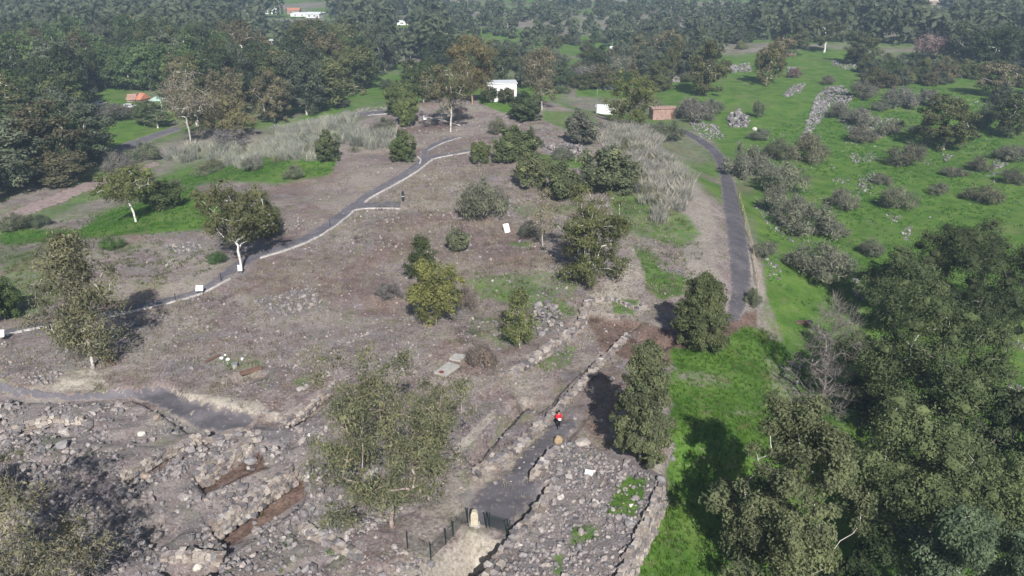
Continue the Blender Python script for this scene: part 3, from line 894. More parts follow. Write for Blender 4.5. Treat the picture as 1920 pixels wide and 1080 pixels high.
def wall(name, px, z_top, hgt, size, label, rows=1, batter=.1, side=1, jit=.08):
    """coursed rough stones along a line; side: which way the second row or the batter goes"""
    pts = [np.array([*flat(p[0], p[1], z_top), z_top]) for p in px]
    t = tag(empty(name, pts[0]), label, 'stone wall', 'ruined stone walls')
    rg = np.random.default_rng(len(label))
    count = 0
    ncourse = max(1, int(round(hgt / (size * .8))))
    for ra, rb in zip(pts[:-1], pts[1:]):
        d = rb - ra; L = np.linalg.norm(d[:2]); d /= max(L, 1e-6)
        nrm = np.array([d[1], -d[0], 0]) * side
        for c in range(ncourse):
            for r in range(rows if c == 0 else 1):
                s = rg.uniform(0, size * .5)
                while s < L and count < 296:
                    w = size * rg.uniform(.7, 1.5)
                    p = ra + d * (s + w / 2) + nrm * (batter * c - r * size * .95 + rg.normal(0, jit)) - np.array([0, 0, c * size * .8 + rg.uniform(0, .12) + size * .3])
                    o = link('stone', BLOCK_ME[int(rg.integers(len(BLOCK_ME)))], t, p - pts[0], (rg.normal(0, .1), rg.normal(0, .1), math.atan2(d[1], d[0]) + rg.normal(0, .15)), (w * 1.02, size * rg.uniform(.85, 1.3), size * rg.uniform(.7, .98)))
                    s += w * 1.02; count += 1
    return t
wall('retaining_wall', [(1244, 897), (1222, 945), (1196, 1000), (1166, 1066), (1150, 1100)], .35, 2.5, .42, 'tall rough stone retaining wall dropping to the shaded green grass', 1, .07, -1)
wall('courtyard_wall', [(1043, 832), (1020, 858), (1002, 884)], .4, .9, .4, 'low stone wall edge between courtyard pavement and platform, nearest the red-clad person', 2, .03, 1)
wall('courtyard_wall', [(1038, 907), (1000, 955), (958, 1003)], .4, .9, .4, 'low stone wall edge beside the courtyard pavement, ending at the fence', 2, .03, 1)
wall('pit_wall', [(952, 1012), (930, 1046), (905, 1083), (890, 1110)], .35, 2.4, .42, 'dark stone wall edge dropping into the pale pit below the fence', 2, .03, 1)
wall('corridor_wall', [(1178, 622), (1110, 690), (1040, 765), (960, 838), (890, 880)], .45, 1.0, .42, 'long low wall of tan stones dividing the sunken corridor', 2, .02, 1)
wall('corridor_wall', [(1108, 556), (1092, 600), (1050, 636), (1000, 668), (955, 702)], .45, 1.4, .42, 'tan stone wall along the upper edge of the sunken corridor', 2, .02, -1)
wall('trench_wall', [(396, 982), (440, 952), (500, 910), (546, 878)], .45, 1.4, .36, 'tan stone wall facing the brown-floored trench', 2, .08, 1)
wall('trench_wall', [(366, 888), (410, 862), (471, 825)], .45, 1.35, .36, 'tan stone wall above the trench, ending at the paved floor', 2, .08, 1)
wall('ruin_wall', [(298, 1046), (345, 1036), (412, 1044)], .3, .7, .42, 'straight wall stub behind the cream boulder at the bottom edge', 2, .03, 1)
wall('ruin_wall', [(560, 985), (640, 1028), (705, 1062)], .3, .6, .45, 'row of big stones running down to the bottom edge left of the fence', 2, .03, 1)
wall('ruin_wall', [(225, 890), (300, 846), (386, 808)], .45, 1.0, .38, 'stone wall behind the brown sunken room', 1, .05, 1)
wall('ruin_wall', [(20, 798), (90, 786), (150, 782)], .3, .7, .42, 'low wall of grey stones below the entry path at the left edge', 2, .03, 1)
wall('ruin_wall', [(470, 828), (455, 806), (400, 824)], .3, .7, .4, 'stub of thick wall at the corner of the paved excavation floor', 2, .03, -1)
wall('bank_wall', [(486, 768), (540, 782), (565, 772), (628, 716)], .25, .9, .34, 'pale stone wall corner behind the paved excavation floor', 1, .06, 1)
wall('field_wall', [(560, 730), (610, 702), (650, 690)], .3, .4, .34, 'short row of pale stones left of the big open-crowned tree', 1, .02, 1)
wall('field_wall', [(640, 650), (690, 622)], .3, .4, .32, 'low line of white stones behind the big open-crowned tree', 1, .02, 1)
wall('chamber_wall', [(1100, 560), (1150, 556), (1195, 575)], .4, 1.4, .4, 'pale back wall of the sunken chamber below the many-stemmed tree', 1, .06, 1)
wall('terrace_wall', [(790, 402), (850, 408), (930, 412)], .2, .5, .36, 'broken terrace line of stones below the grey bush', 1, .03, 1)

# boulders that stand out one by one
def boulder(px, py, w, label, m, seed, hk=.75, name='boulder'):
    p = at(px, py); s = w * mpp(p) / 2
    o = link(name, lump_mesh(name, seed, m, 2), None, (p.x, p.y, p.z + s * hk * .6), (0, 0, seed), (s, s * .85, s * hk))
    return tag(o, label, 'boulder', 'boulders among the ruins')
M['yellow_rock'] = plain('yellow_rock', (.36, .27, .165), .9, .3, 4)
M['pale_rock'] = plain('pale_rock', (.58, .54, .48), .9, .2, 3)
M['pale_brown'] = plain('pale_brown_rock', (.36, .32, .29), .9, .25, 3)
M['grey_rock'] = plain('grey_rock', (.22, .21, .21), .9, .3, 3)
M['brown_rock'] = plain('brown_rock', (.30, .24, .20), .9, .3, 3)
boulder(1047, 832, 19, 'upright yellow rock standing at the tip of the platform wall', M['yellow_rock'], 1, 1.1)
boulder(1239, 902, 22, 'round grey boulder on the outer corner of the platform', M['grey_rock'], 2)
boulder(1092, 832, 30, 'flat pale boulder at the back edge of the platform', M['pale_brown'], 3, .4)
boulder(267, 816, 17, 'bright white boulder among the dark ruins', M['pale_rock'], 4)
boulder(296, 788, 20, 'pale boulder beside the excavation pavement edge', M['brown_rock'], 5)
boulder(425, 872, 20, 'rounded grey boulder between the two trenches', M['grey_rock'], 6)
boulder(470, 868, 26, 'broad flat grey boulder at the end of the upper trench', M['grey_rock'], 7, .5)
boulder(372, 1068, 22, 'cream boulder half ringed by shadow at the bottom edge', M['pale_rock'], 8)
boulder(272, 896, 20, 'reddish-brown boulder at the edge of the tree shadow', M['brown_rock'], 9)
boulder(606, 1005, 24, 'large grey boulder with a dark hollow behind it', M['grey_rock'], 10)
boulder(1260, 862, 16, 'grey boulder in the shade beside the columnar tree', M['grey_rock'], 11)
boulder(1181, 985, 24, 'grey boulder near the top of the retaining wall', M['grey_rock'], 12, .6)
boulder(1068, 835, 14, 'small grey boulder behind the yellow rock', M['grey_rock'], 13)
boulder(1005, 884, 14, 'pale rounded boulder on the courtyard wall corner', M['pale_rock'], 14)
boulder(75, 845, 26, 'long grey boulder in the ruins above the twiggy tree', M['grey_rock'], 15, .5)
boulder(118, 838, 26, 'cluster-topping grey boulder among ruins at left', M['grey_rock'], 16, .7)
boulder(1147, 712, 12, 'small white boulder beside the columnar tree shadow', M['pale_rock'], 17)
boulder(1415, 244, 10, 'single pale boulder below the boulder pile by the road', M['pale_rock'], 18)

# ------------------------------------------------------------------ trees
def unit(v):
    return v / (np.linalg.norm(v, axis=-1, keepdims=True) + 1e-9)

def grow(trunk, clumps, rg, tip, power=.5, seglen=3, up=.25):
    """connect every clump to the nearest earlier node; pipe-model radii"""
    pos = [np.array(p, float) for p in trunk]
    par = [-1] + list(range(len(trunk) - 1))
    start = min(2, len(trunk) - 1)
    base = pos[0]
    for c in sorted(clumps, key=lambda c: np.linalg.norm(c - pos[len(trunk) - 1]) + .4 * np.linalg.norm(c - base)):
        A = np.array(pos[start:])
        d = np.linalg.norm(A - c, axis=1) + np.maximum(0, A[:, 2] - c[2] + .2) * 1.6
        k = int(np.argmin(d)) + start
        a = pos[k]; prev = k
        L = np.linalg.norm(c - a)
        if L < .15: continue
        n = seglen if L > 1 else 2
        sag = np.array([0, 0, up * L * .5])
        for i in range(1, n + 1):
            t = i / n
            p = a * (1 - t) + c * t + sag * t * (1 - t) * 2 + (rg.normal(0, .05 * L, 3) if i < n else 0)
            pos.append(p); par.append(prev); prev = len(pos) - 1
    cnt = np.zeros(len(pos)); kids = np.zeros(len(pos), int)
    for i in range(len(pos)):
        if par[i] >= 0: kids[par[i]] += 1
    for i in range(len(pos) - 1, -1, -1):
        if kids[i] == 0: cnt[i] += 1
        if par[i] >= 0: cnt[par[i]] += cnt[i]
    rad = tip * cnt ** power
    return np.array(pos), par, rad

def tubes(pos, par, rad, k=5, flare=1.35):
    V, Q = [], []; n = 0
    ang = np.arange(k) * 2 * math.pi / k
    for i, p in enumerate(par):
        if p < 0: continue
        a, b = pos[p], pos[i]
        d = b - a; L = np.linalg.norm(d)
        if L < 1e-5: continue
        d = d / L
        u = np.cross(d, [0, 0, 1] if abs(d[2]) < .95 else [1, 0, 0]); u /= np.linalg.norm(u); w = np.cross(d, u)
        ring = np.outer(np.cos(ang), u) + np.outer(np.sin(ang), w)
        r0 = min(rad[p], rad[i] * 1.7) * (flare if p == 0 else 1)
        V.append(a - d * r0 * .2 + ring * r0); V.append(b + ring * rad[i])
        Q += [(n + j, n + (j + 1) % k, n + k + (j + 1) % k, n + k + j) for j in range(k)]
        n += 2 * k
    return np.vstack(V), np.array(Q)

def leaf_cards(C, O, rg, L, W, droop, spread=.5):
    """diamond leaves at C, facing outwards O with scatter, hanging by droop"""
    n = len(C)
    N_ = unit(O * (1 - spread * .5) + rg.normal(0, spread, (n, 3)) + np.array([0, 0, .25]))
    A = rg.normal(0, 1, (n, 3)); A[:, 2] -= droop * 2.0
    A = unit(A - N_ * np.sum(A * N_, 1, keepdims=True))
    S_ = np.cross(N_, A)
    l = (L * rg.uniform(.6, 1.35, n))[:, None]; w = (W * rg.uniform(.6, 1.35, n))[:, None]
    V = np.stack([C - A * l * .5, C + S_ * w * .5, C + A * l * .5, C - S_ * w * .5], 1).reshape(-1, 3)
    Q = np.arange(n * 4).reshape(n, 4)
    return V, Q

def gen_tree(seed, H, R, cb=.35, lobes=9, lobe_r=.42, clumps=9, clump_r=.2, leaves=90, L=.34, W=.13, droop=.6, tip=.02, power=.5,
             shape='ball', trunk_bend=.06, fork=.45, stems=1, brown=.06, twigs=0, tone_var=.2, shell=.45, shift=(0, 0), puff=.34, cone=False, core=.42):
    rg = np.random.default_rng(seed)
    crown_h = H * (1 - cb)
    cz = H * cb + crown_h / 2
    LC, LR = [], []
    for i in range(lobes):
        for _ in range(60):
            if shape == 'col':
                t = (i + rg.uniform(.1, .9)) / lobes
                prof = (math.sin(math.pi * min(1, .12 + t * .93)) ** .6) if not cone else min(1, .55 + t * 2.2) * (1 - t) ** .62 + .06
                a = i * 2.4 + rg.uniform(-.5, .5); q = R * prof * (rg.uniform(.15, .55) if not cone else .48)
                c = np.array([q * math.cos(a), q * math.sin(a), H * cb + crown_h * (.04 + .9 * t)])
                r = R * lobe_r * (.55 + .6 * prof)
                break
            v = rg.normal(size=3); v = v / np.linalg.norm(v) * rg.uniform(.35, 1) ** .6
            r = R * lobe_r * rg.uniform(.7, 1.2)
            c = np.array([v[0] * max(R - r, .1), v[1] * max(R - r, .1), cz + v[2] * max(crown_h / 2 - r * .8, .1)])
            if shape == 'dome': c[2] = H * cb + crown_h * (.25 + .75 * abs(v[2])) - r * .6
            if all(np.linalg.norm((c - o) / (1, 1, 1)) > .75 * max(r, q) for o, q in zip(LC, LR)): break
        LC.append(c); LR.append(r)
    CC, CR, CO = [], [], []
    for c, r in zip(LC, LR):
        for _ in range(clumps):
            v = unit(rg.normal(size=3)); v[2] = v[2] * .9 + .12
            CC.append(c + v * r * rg.uniform(shell, 1.0)); CR.append(R * clump_r * rg.uniform(.6, 1.3)); CO.append(v)
    CC, CR, CO = np.array(CC), np.array(CR), np.array(CO)
    cr = CR.mean()
    z0, z1 = H * cb + cr * .5, H - cr * .55
    CC[:, 2] = z0 + (CC[:, 2] - CC[:, 2].min()) / np.ptp(CC[:, 2]) * (z1 - z0)
    rad_ = np.hypot(CC[:, 0], CC[:, 1])
    CC[:, :2] *= max(R - cr * .6, R * .4) / np.percentile(rad_, 94)
    CC[:, 0] += shift[0] * R * ss(0, .3, CC[:, 2] / H); CC[:, 1] += shift[1] * R
    CC[:, 2] = np.maximum(CC[:, 2], H * .04)
    # wood
    TV, TQ = [], []
    fh = H * fork
    off = 0
    sets = np.array_split(rg.permutation(len(CC)), stems) if stems > 1 else [np.arange(len(CC))]
    if stems > 1:
        ang = np.arctan2(CC[:, 1], CC[:, 0]); o_ = np.argsort(ang); sets = np.array_split(o_, stems)
    for si, ids in enumerate(sets):
        lean = CC[ids].mean(0) * np.array([.5 if stems > 1 else .15, .5 if stems > 1 else .15, 0])
        trunk = [np.array([0, 0, -.3]) + lean * .05]
        nseg = 5
        b = np.zeros(3)
        for k in range(1, nseg + 1):
            b = b + rg.normal(0, trunk_bend * fh / nseg, 3) * np.array([1, 1, 0])
            trunk.append(np.array([0, 0, fh * k / nseg]) + b + lean * (k / nseg))
        pos, par, rad = grow(trunk, [CC[i] for i in ids], rg, tip, power)
        V, Q = tubes(pos, par, rad)
        TV.append(V); TQ.append(Q + off); off += len(V)
    if twigs:
        ti = rg.integers(0, len(CC), twigs)
        v = unit(CO[ti] + rg.normal(0, .8, (twigs, 3)) + np.array([0, 0, .5])); ln = (CR[ti] * rg.uniform(.7, 1.9, twigs))[:, None]
        p0 = CC[ti] + rg.normal(0, .3, (twigs, 3)) * CR[ti][:, None]; p1 = p0 + v * ln
        s_ = unit(np.cross(v, rg.normal(size=(twigs, 3)))) * tip * .55
        V = np.stack([p0 - s_, p0 + s_, p1 + s_ * .4, p1 - s_ * .4], 1).reshape(-1, 3)
        TV.append(V); TQ.append(np.arange(twigs * 4).reshape(-1, 4) + off); off += len(V)
    wood = (np.vstack(TV), np.vstack(TQ))
    if not leaves: return wood, None
    n = len(CC) * leaves
    ci = np.repeat(np.arange(len(CC)), leaves)
    v = unit(rg.normal(size=(n, 3)))
    rr = rg.uniform(0, 1, n) ** puff
    C = CC[ci] + v * (CR[ci] * rr)[:, None] * np.array([1, 1, .85])
    C[:, 2] -= droop * CR[ci] * .35 * rg.uniform(0, 1, n)
    C[:, 2] = np.maximum(C[:, 2], .1)
    O = unit(v * .6 + CO[ci] * .7)
    LV, LQ = leaf_cards(C, O, rg, L, W, droop)
    ct = rg.normal(.45, tone_var, len(CC))
    tone = np.clip(ct[ci] + rg.normal(0, .085, n), 0, .84)
    bi = rg.random(n) < brown * rg.uniform(0, 2, len(CC))[ci]
    tone[bi] = rg.uniform(.86, 1, bi.sum())
    tone = np.repeat(tone, 4)
    cores = None
    if core:
        m_ = len(CC); lv = np.array(LOW)[rg.integers(0, len(LOW), m_)]
        R_ = rand_rot(m_, rg, 1.0)
        KV = np.einsum('nij,nkj->nki', R_, lv) * (CR * core)[:, None, None] * np.array([1, 1, .9]) + CC[:, None, :]
        KV[..., 2] = np.maximum(KV[..., 2], .05)
        cores = (ICO0F[None] + (np.arange(m_) * len(ICO0))[:, None, None]).reshape(-1, 3) + len(LV)
        LV = np.vstack([LV, KV.reshape(-1, 3)]); tone = np.concatenate([tone, np.repeat(np.clip(ct, 0, .8), len(ICO0))])
    return wood, (LV, LQ, tone, cores)

def proto(name, bark, **kw):
    wood, leaf = gen_tree(**kw)
    d = {'H': kw['H'], 'R': kw['R']}
    d['trunk'] = mesh_np(name + '_trunk', wood[0], [wood[1]], [M[bark]], smooth=True)
    if leaf: d['crown'] = mesh_np(name + '_crown', leaf[0], [leaf[1]] + ([leaf[3]] if leaf[3] is not None else []), [M['leaf']], tone=leaf[2])
    # single mesh for distant copies
    if leaf:
        nv = len(wood[0])
        d['whole'] = None
        d['_w'] = (np.vstack([wood[0], leaf[0]]), [wood[1], leaf[1] + nv] + ([leaf[3] + nv] if leaf[3] is not None else []), np.concatenate([np.full(nv, .5), leaf[2]]), np.concatenate([np.zeros(len(wood[1]), int), np.ones(len(leaf[1]) + (len(leaf[3]) if leaf[3] is not None else 0), int)]), bark)
    return d

def whole(d, name):
    if d['whole'] is None:
        V, Fs, t, mi, bark = d['_w']
        d['whole'] = mesh_np(name, V, Fs, [M[bark], M['leaf']], tone=t, midx=mi)
    return d['whole']

def size_at(bx, by, top, w, tall=None):
    """ground point, height and radius of a plant from its outline in the photograph"""
    p = at(bx, by)
    dh = math.hypot(p.x, p.y)
    r = ray(bx, top)
    H = CAM_Z + r[2] / math.hypot(r[0], r[1]) * dh - p.z
    R = w * mpp(p) / 2
    return p, max(H, .4), R

OLIVE = (.095, .105, .052); GREYG = (.10, .108, .072); DARKG = (.052, .066, .034); BROWNG = (.15, .128, .082)
YELG = (.115, .128, .05); BLUEG = (.078, .095, .068); GREYB = (.125, .118, .098); FRESH = (.07, .10, .04)

LEAF_GAIN = 1.62
def tint(c):
    return tuple(v * LEAF_GAIN for v in c)

def plant(name, pr, bx, by, top, w, color, label, cat, group=None, rz=None, rgb_trunk=None, one=False):
    p, H, R = size_at(bx, by, top, w)
    rz = random.uniform(0, 6.28) if rz is None else rz
    sc = (R / pr['R'], R / pr['R'], H / pr['H'])
    if one:
        o = link(name, whole(pr, name), None, p, (0, 0, rz), sc, tint(color))
        return tag(o, label, cat, group)
    t = empty(name, p, rz); t.scale = sc
    link('trunk', pr['trunk'], t)
    if 'crown' in pr: link('crown', pr['crown'], t, color=tint(color))
    return tag(t, label, cat, group)

# the trees one can tell apart in the foreground have wood and crowns of their own
E = 'eucalyptus_tree'; G1 = 'eucalyptus trees standing among the ruins'; G2 = 'eucalyptus grove at the lower right'
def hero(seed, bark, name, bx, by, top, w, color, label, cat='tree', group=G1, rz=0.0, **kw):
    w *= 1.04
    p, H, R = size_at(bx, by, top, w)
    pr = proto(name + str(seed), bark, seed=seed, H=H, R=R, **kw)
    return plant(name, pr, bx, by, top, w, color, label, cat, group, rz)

hero(1, 'bark_pale', E, 175, 690, 415, 158, (.115, .118, .076), 'tall eucalyptus with full loose crown and pale trunk foot, left edge beside the footpath', shape='col', cb=.05, lobes=22, lobe_r=.55, clumps=8, clump_r=.24, leaves=82, L=.36, W=.12, droop=.8, tip=.022, fork=.35, brown=.28, tone_var=.2, core=.25)
hero(2, 'bark_white', E, 452, 506, 336, 155, (.088, .094, .05), 'broad eucalyptus with bright white forked trunk standing on the footpath', shift=(.0, .45), cb=.22, lobes=14, lobe_r=.42, clumps=9, clump_r=.2, leaves=86, L=.36, W=.13, droop=.7, tip=.024, power=.52, fork=.28, brown=.05, trunk_bend=.12)
hero(3, 'bark_white', E, 255, 416, 318, 118, (.10, .115, .05), 'small eucalyptus with leaning white trunk in bright grass', shift=(-.25, .35), cb=.36, lobes=10, lobe_r=.42, clumps=8, clump_r=.22, leaves=73, L=.38, W=.14, droop=.6, tip=.028, power=.52, fork=.3, brown=.06, trunk_bend=.16)
hero(4, 'bark_mixed', E, 735, 988, 655, 312, (.118, .126, .078), 'big open-crowned eucalyptus with reddish trunk in front of the courtyard', cb=.05, lobes=21, lobe_r=.34, clumps=9, clump_r=.165, leaves=130, L=.27, W=.09, droop=.8, tip=.022, power=.5, fork=.2, brown=.1, puff=.5, trunk_bend=.1, twigs=420, core=.22, shift=(-.05, .1))
hero(5, 'bark_grey', E, 78, 1190, 808, 330, (.14, .138, .098), 'twiggy grey-green eucalyptus filling the bottom corner, many upright branches', cb=.12, lobes=16, lobe_r=.38, clumps=10, clump_r=.19, leaves=102, L=.28, W=.09, droop=.5, tip=.02, fork=.15, stems=4, brown=.25, twigs=900, tone_var=.22, core=.25)
hero(6, 'bark_grey', E, 1200, 868, 640, 104, (.098, .112, .066), 'dense columnar evergreen right of the red-clad person, standing on the platform edge', shape='col', cone=True, cb=.02, lobes=42, lobe_r=.4, clumps=8, clump_r=.19, leaves=96, L=.26, W=.13, droop=.9, tip=.014, fork=.7, brown=.03, tone_var=.16, shell=.7)
hero(7, 'bark_grey', E, 1312, 652, 508, 98, (.085, .102, .052), 'dense columnar evergreen at the lower end of the asphalt road', shape='col', cone=True, cb=.02, lobes=40, lobe_r=.42, clumps=8, clump_r=.2, leaves=91, L=.28, W=.13, droop=.9, tip=.014, fork=.7, brown=.03, tone_var=.16, shell=.7)
hero(8, 'bark_pale', E, 975, 652, 540, 62, (.11, .128, .058), 'slender pale-green sapling between the ruins and the sunken corridor', shape='col', cb=.05, lobes=11, lobe_r=.55, clumps=8, clump_r=.3, leaves=57, L=.3, W=.10, droop=.8, tip=.014, fork=.7, brown=.15, core=.25)
hero(9, 'bark_grey', E, 792, 524, 440, 58, (.058, .072, .038), 'dark narrow evergreen behind the yellow-green tree in mid-mound', shape='col', cb=.03, lobes=11, lobe_r=.55, clumps=9, clump_r=.3, leaves=65, L=.32, W=.12, droop=.6, tip=.014, fork=.6, brown=.02)
hero(10, 'bark_grey', E, 818, 610, 486, 100, (.125, .135, .055), 'yellow-green bushy tree in the middle of the mound', cb=.03, lobes=15, lobe_r=.44, clumps=10, clump_r=.22, leaves=82, L=.28, W=.12, droop=.4, tip=.014, fork=.35, stems=2, brown=.25)
hero(11, 'bark_white', E, 1108, 526, 348, 140, (.095, .105, .05), 'large many-stemmed eucalyptus with white stem feet above the sunken chamber', cb=.05, lobes=18, lobe_r=.38, clumps=10, clump_r=.19, leaves=86, L=.34, W=.12, droop=.8, tip=.02, fork=.4, stems=4, brown=.08)
hero(12, 'bark_pale', E, 1018, 462, 352, 62, (.13, .118, .085), 'thin half-dead eucalyptus with sparse brown leaves', shape='col', cb=.2, lobes=8, lobe_r=.5, clumps=7, clump_r=.28, leaves=27, L=.34, W=.12, droop=.7, tip=.016, fork=.7, brown=.5, twigs=120, core=0)
hero(13, 'bark_pale', E, 845, 247, 108, 116, (.112, .108, .068), 'tall loose eucalyptus with bent trunk on the crest of the mound', cb=.3, lobes=13, lobe_r=.34, clumps=8, clump_r=.18, leaves=61, L=.55, W=.2, droop=.8, tip=.036, fork=.35, brown=.12, trunk_bend=.14, core=.25)
hero(14, 'bark_red', E, 886, 195, 62, 100, (.118, .105, .06), 'tallest golden-brown eucalyptus beside the white building', cb=.2, lobes=13, lobe_r=.4, clumps=8, clump_r=.22, leaves=69, L=.6, W=.22, droop=.8, tip=.04, fork=.35, brown=.12)
hero(15, 'bark_pale', E, 1016, 205, 86, 76, (.125, .115, .085), 'thin pale brown eucalyptus right of the white building', cb=.12, shape='col', lobes=13, lobe_r=.42, clumps=7, clump_r=.24, leaves=49, L=.6, W=.2, droop=.7, tip=.036, fork=.8, brown=.15, core=.25)
hero(16, 'bark_pale', E, 360, 276, 132, 100, (.135, .118, .085), 'dry brown eucalyptus with bare-looking crown behind the pale reeds', cb=.32, lobes=12, lobe_r=.36, clumps=8, clump_r=.2, leaves=39, L=.55, W=.18, droop=.6, tip=.038, fork=.4, brown=.25, twigs=500, core=0)
hero(17, 'bark_grey', E, 432, 258, 168, 125, (.125, .115, .062), 'olive-brown round tree beside the dry brown eucalyptus', cb=.1, lobes=13, lobe_r=.4, clumps=8, clump_r=.2, leaves=69, L=.55, W=.22, droop=.5, tip=.03, fork=.3, brown=.25)
hero(18, 'bark_grey', E, 1180, 240, 130, 100, (.095, .108, .045), 'leafy green tree between the white shed and the terracotta wall', cb=.08, lobes=14, lobe_r=.4, clumps=9, clump_r=.2, leaves=69, L=.5, W=.2, droop=.6, tip=.03, fork=.4, brown=.08)
# grove at the lower right
hero(21, 'bark_pale', E, 1452, 1120, 765, 262, (0.103, 0.117, 0.068), 'brown-green eucalyptus in front of the grove, next to the bright grass', group=G2, cb=.18, lobes=20, lobe_r=.34, clumps=11, clump_r=.17, leaves=204, L=.27, W=.14, droop=.7, tip=.02, fork=.3, brown=.03, tone_var=.15)
hero(22, 'bark_pale', E, 1722, 1075, 752, 330, (0.090, 0.112, 0.057), 'widest olive-green eucalyptus crown in the middle of the grove', group=G2, cb=.3, lobes=24, lobe_r=.30, clumps=11, clump_r=.175, leaves=219, L=.27, W=.14, droop=.6, tip=.02, fork=.3, brown=.03, tone_var=.14, shape='dome')
hero(23, 'bark_pale', E, 1800, 1260, 925, 260, (0.086, 0.117, 0.075), 'blue-green drooping eucalyptus at the bottom edge of the grove', group=G2, cb=.1, lobes=20, lobe_r=.33, clumps=11, clump_r=.175, leaves=211, L=.27, W=.14, droop=1.2, tip=.02, fork=.3, brown=.03, tone_var=.15)
hero(24, 'bark_pale', E, 1712, 842, 540, 290, (0.074, 0.094, 0.048), 'large dark-green eucalyptus rising behind the dead bare tree', group=G2, cb=.12, lobes=24, lobe_r=.32, clumps=11, clump_r=.17, leaves=211, L=.27, W=.14, droop=.5, tip=.02, fork=.3, brown=.03, tone_var=.15)
hero(25, 'bark_grey', E, 1672, 628, 452, 150, (0.074, 0.094, 0.050), 'mid-green tree at the back of the grove beside the grey shrub', group=G2, cb=.1, lobes=16, lobe_r=.36, clumps=10, clump_r=.18, leaves=172, L=.27, W=.14, droop=.5, tip=.02, fork=.3, brown=.03)
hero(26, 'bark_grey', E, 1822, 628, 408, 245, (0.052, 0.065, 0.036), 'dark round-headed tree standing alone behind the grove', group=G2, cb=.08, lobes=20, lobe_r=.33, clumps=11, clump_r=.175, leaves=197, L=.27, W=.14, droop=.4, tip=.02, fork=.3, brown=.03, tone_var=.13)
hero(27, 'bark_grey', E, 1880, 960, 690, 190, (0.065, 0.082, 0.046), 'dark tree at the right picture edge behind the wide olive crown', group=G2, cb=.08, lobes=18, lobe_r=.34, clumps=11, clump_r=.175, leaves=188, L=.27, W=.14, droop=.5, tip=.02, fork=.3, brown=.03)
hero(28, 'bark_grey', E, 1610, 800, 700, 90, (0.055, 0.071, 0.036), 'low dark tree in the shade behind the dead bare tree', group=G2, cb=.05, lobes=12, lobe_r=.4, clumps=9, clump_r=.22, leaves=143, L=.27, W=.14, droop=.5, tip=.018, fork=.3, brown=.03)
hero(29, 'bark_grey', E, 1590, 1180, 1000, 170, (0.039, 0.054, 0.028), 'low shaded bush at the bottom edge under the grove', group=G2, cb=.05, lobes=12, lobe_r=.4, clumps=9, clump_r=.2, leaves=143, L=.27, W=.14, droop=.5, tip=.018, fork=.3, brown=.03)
hero(31, 'bark_grey', 'dead_tree', 1530, 790, 558, 130, (.2, .18, .16), 'bare grey-brown dead tree with fine twigs beside the grove', group=None, shape='col', cb=.1, lobes=16, lobe_r=.42, clumps=9, clump_r=.2, leaves=0, tip=.024, power=.46, fork=.4, twigs=3200)
hero(32, 'bark_grey', 'tree', -20, 960, 862, 90, (.05, .066, .034), 'dark green bush cut by the picture edge above the twiggy tree', cb=.05, lobes=10, lobe_r=.42, clumps=8, clump_r=.22, leaves=90, L=.3, W=.13, fork=.3, group=None)

# shared forms for everything smaller
def protos(prefix, seeds, bark, **kw):
    return [proto(prefix + str(s), bark, seed=s, **kw) for s in seeds]
SMALL = protos('small_tree', (101, 102, 103), 'bark_grey', H=5, R=2.6, cb=.04, lobes=13, lobe_r=.42, clumps=9, clump_r=.22, leaves=62, L=.36, W=.16, droop=.4, tip=.018, fork=.3, brown=.06)
TALL = protos('eucalyptus', (111, 112, 113, 114, 115), 'bark_pale', H=16, R=6, cb=.05, lobes=17, lobe_r=.4, clumps=8, clump_r=.2, leaves=64, L=.58, W=.32, droop=.6, tip=.036, fork=.35, brown=.05)
LOOSE = protos('loose_eucalyptus', (121, 122), 'bark_white', core=.3, H=15, R=4.6, cb=.18, lobes=12, lobe_r=.38, clumps=8, clump_r=.22, leaves=80, L=.55, W=.2, droop=.8, tip=.045, fork=.45, brown=.2)
SHRUB = protos('shrub', (131, 132, 133, 134, 135), 'bark_grey', core=.3, H=2.6, R=2.4, cb=.02, lobes=7, lobe_r=.46, clumps=10, clump_r=.24, leaves=78, L=.27, W=.06, droop=0, tip=.013, fork=.12, stems=3, brown=.2, twigs=600, tone_var=.24, shape='dome')
OLIVET = protos('olive', (141, 142, 143), 'bark_grey', H=5.5, R=3.6, cb=.06, lobes=13, lobe_r=.38, clumps=8, clump_r=.2, leaves=58, L=.4, W=.17, droop=.2, tip=.026, fork=.2, stems=2, brown=.05, shape='dome')

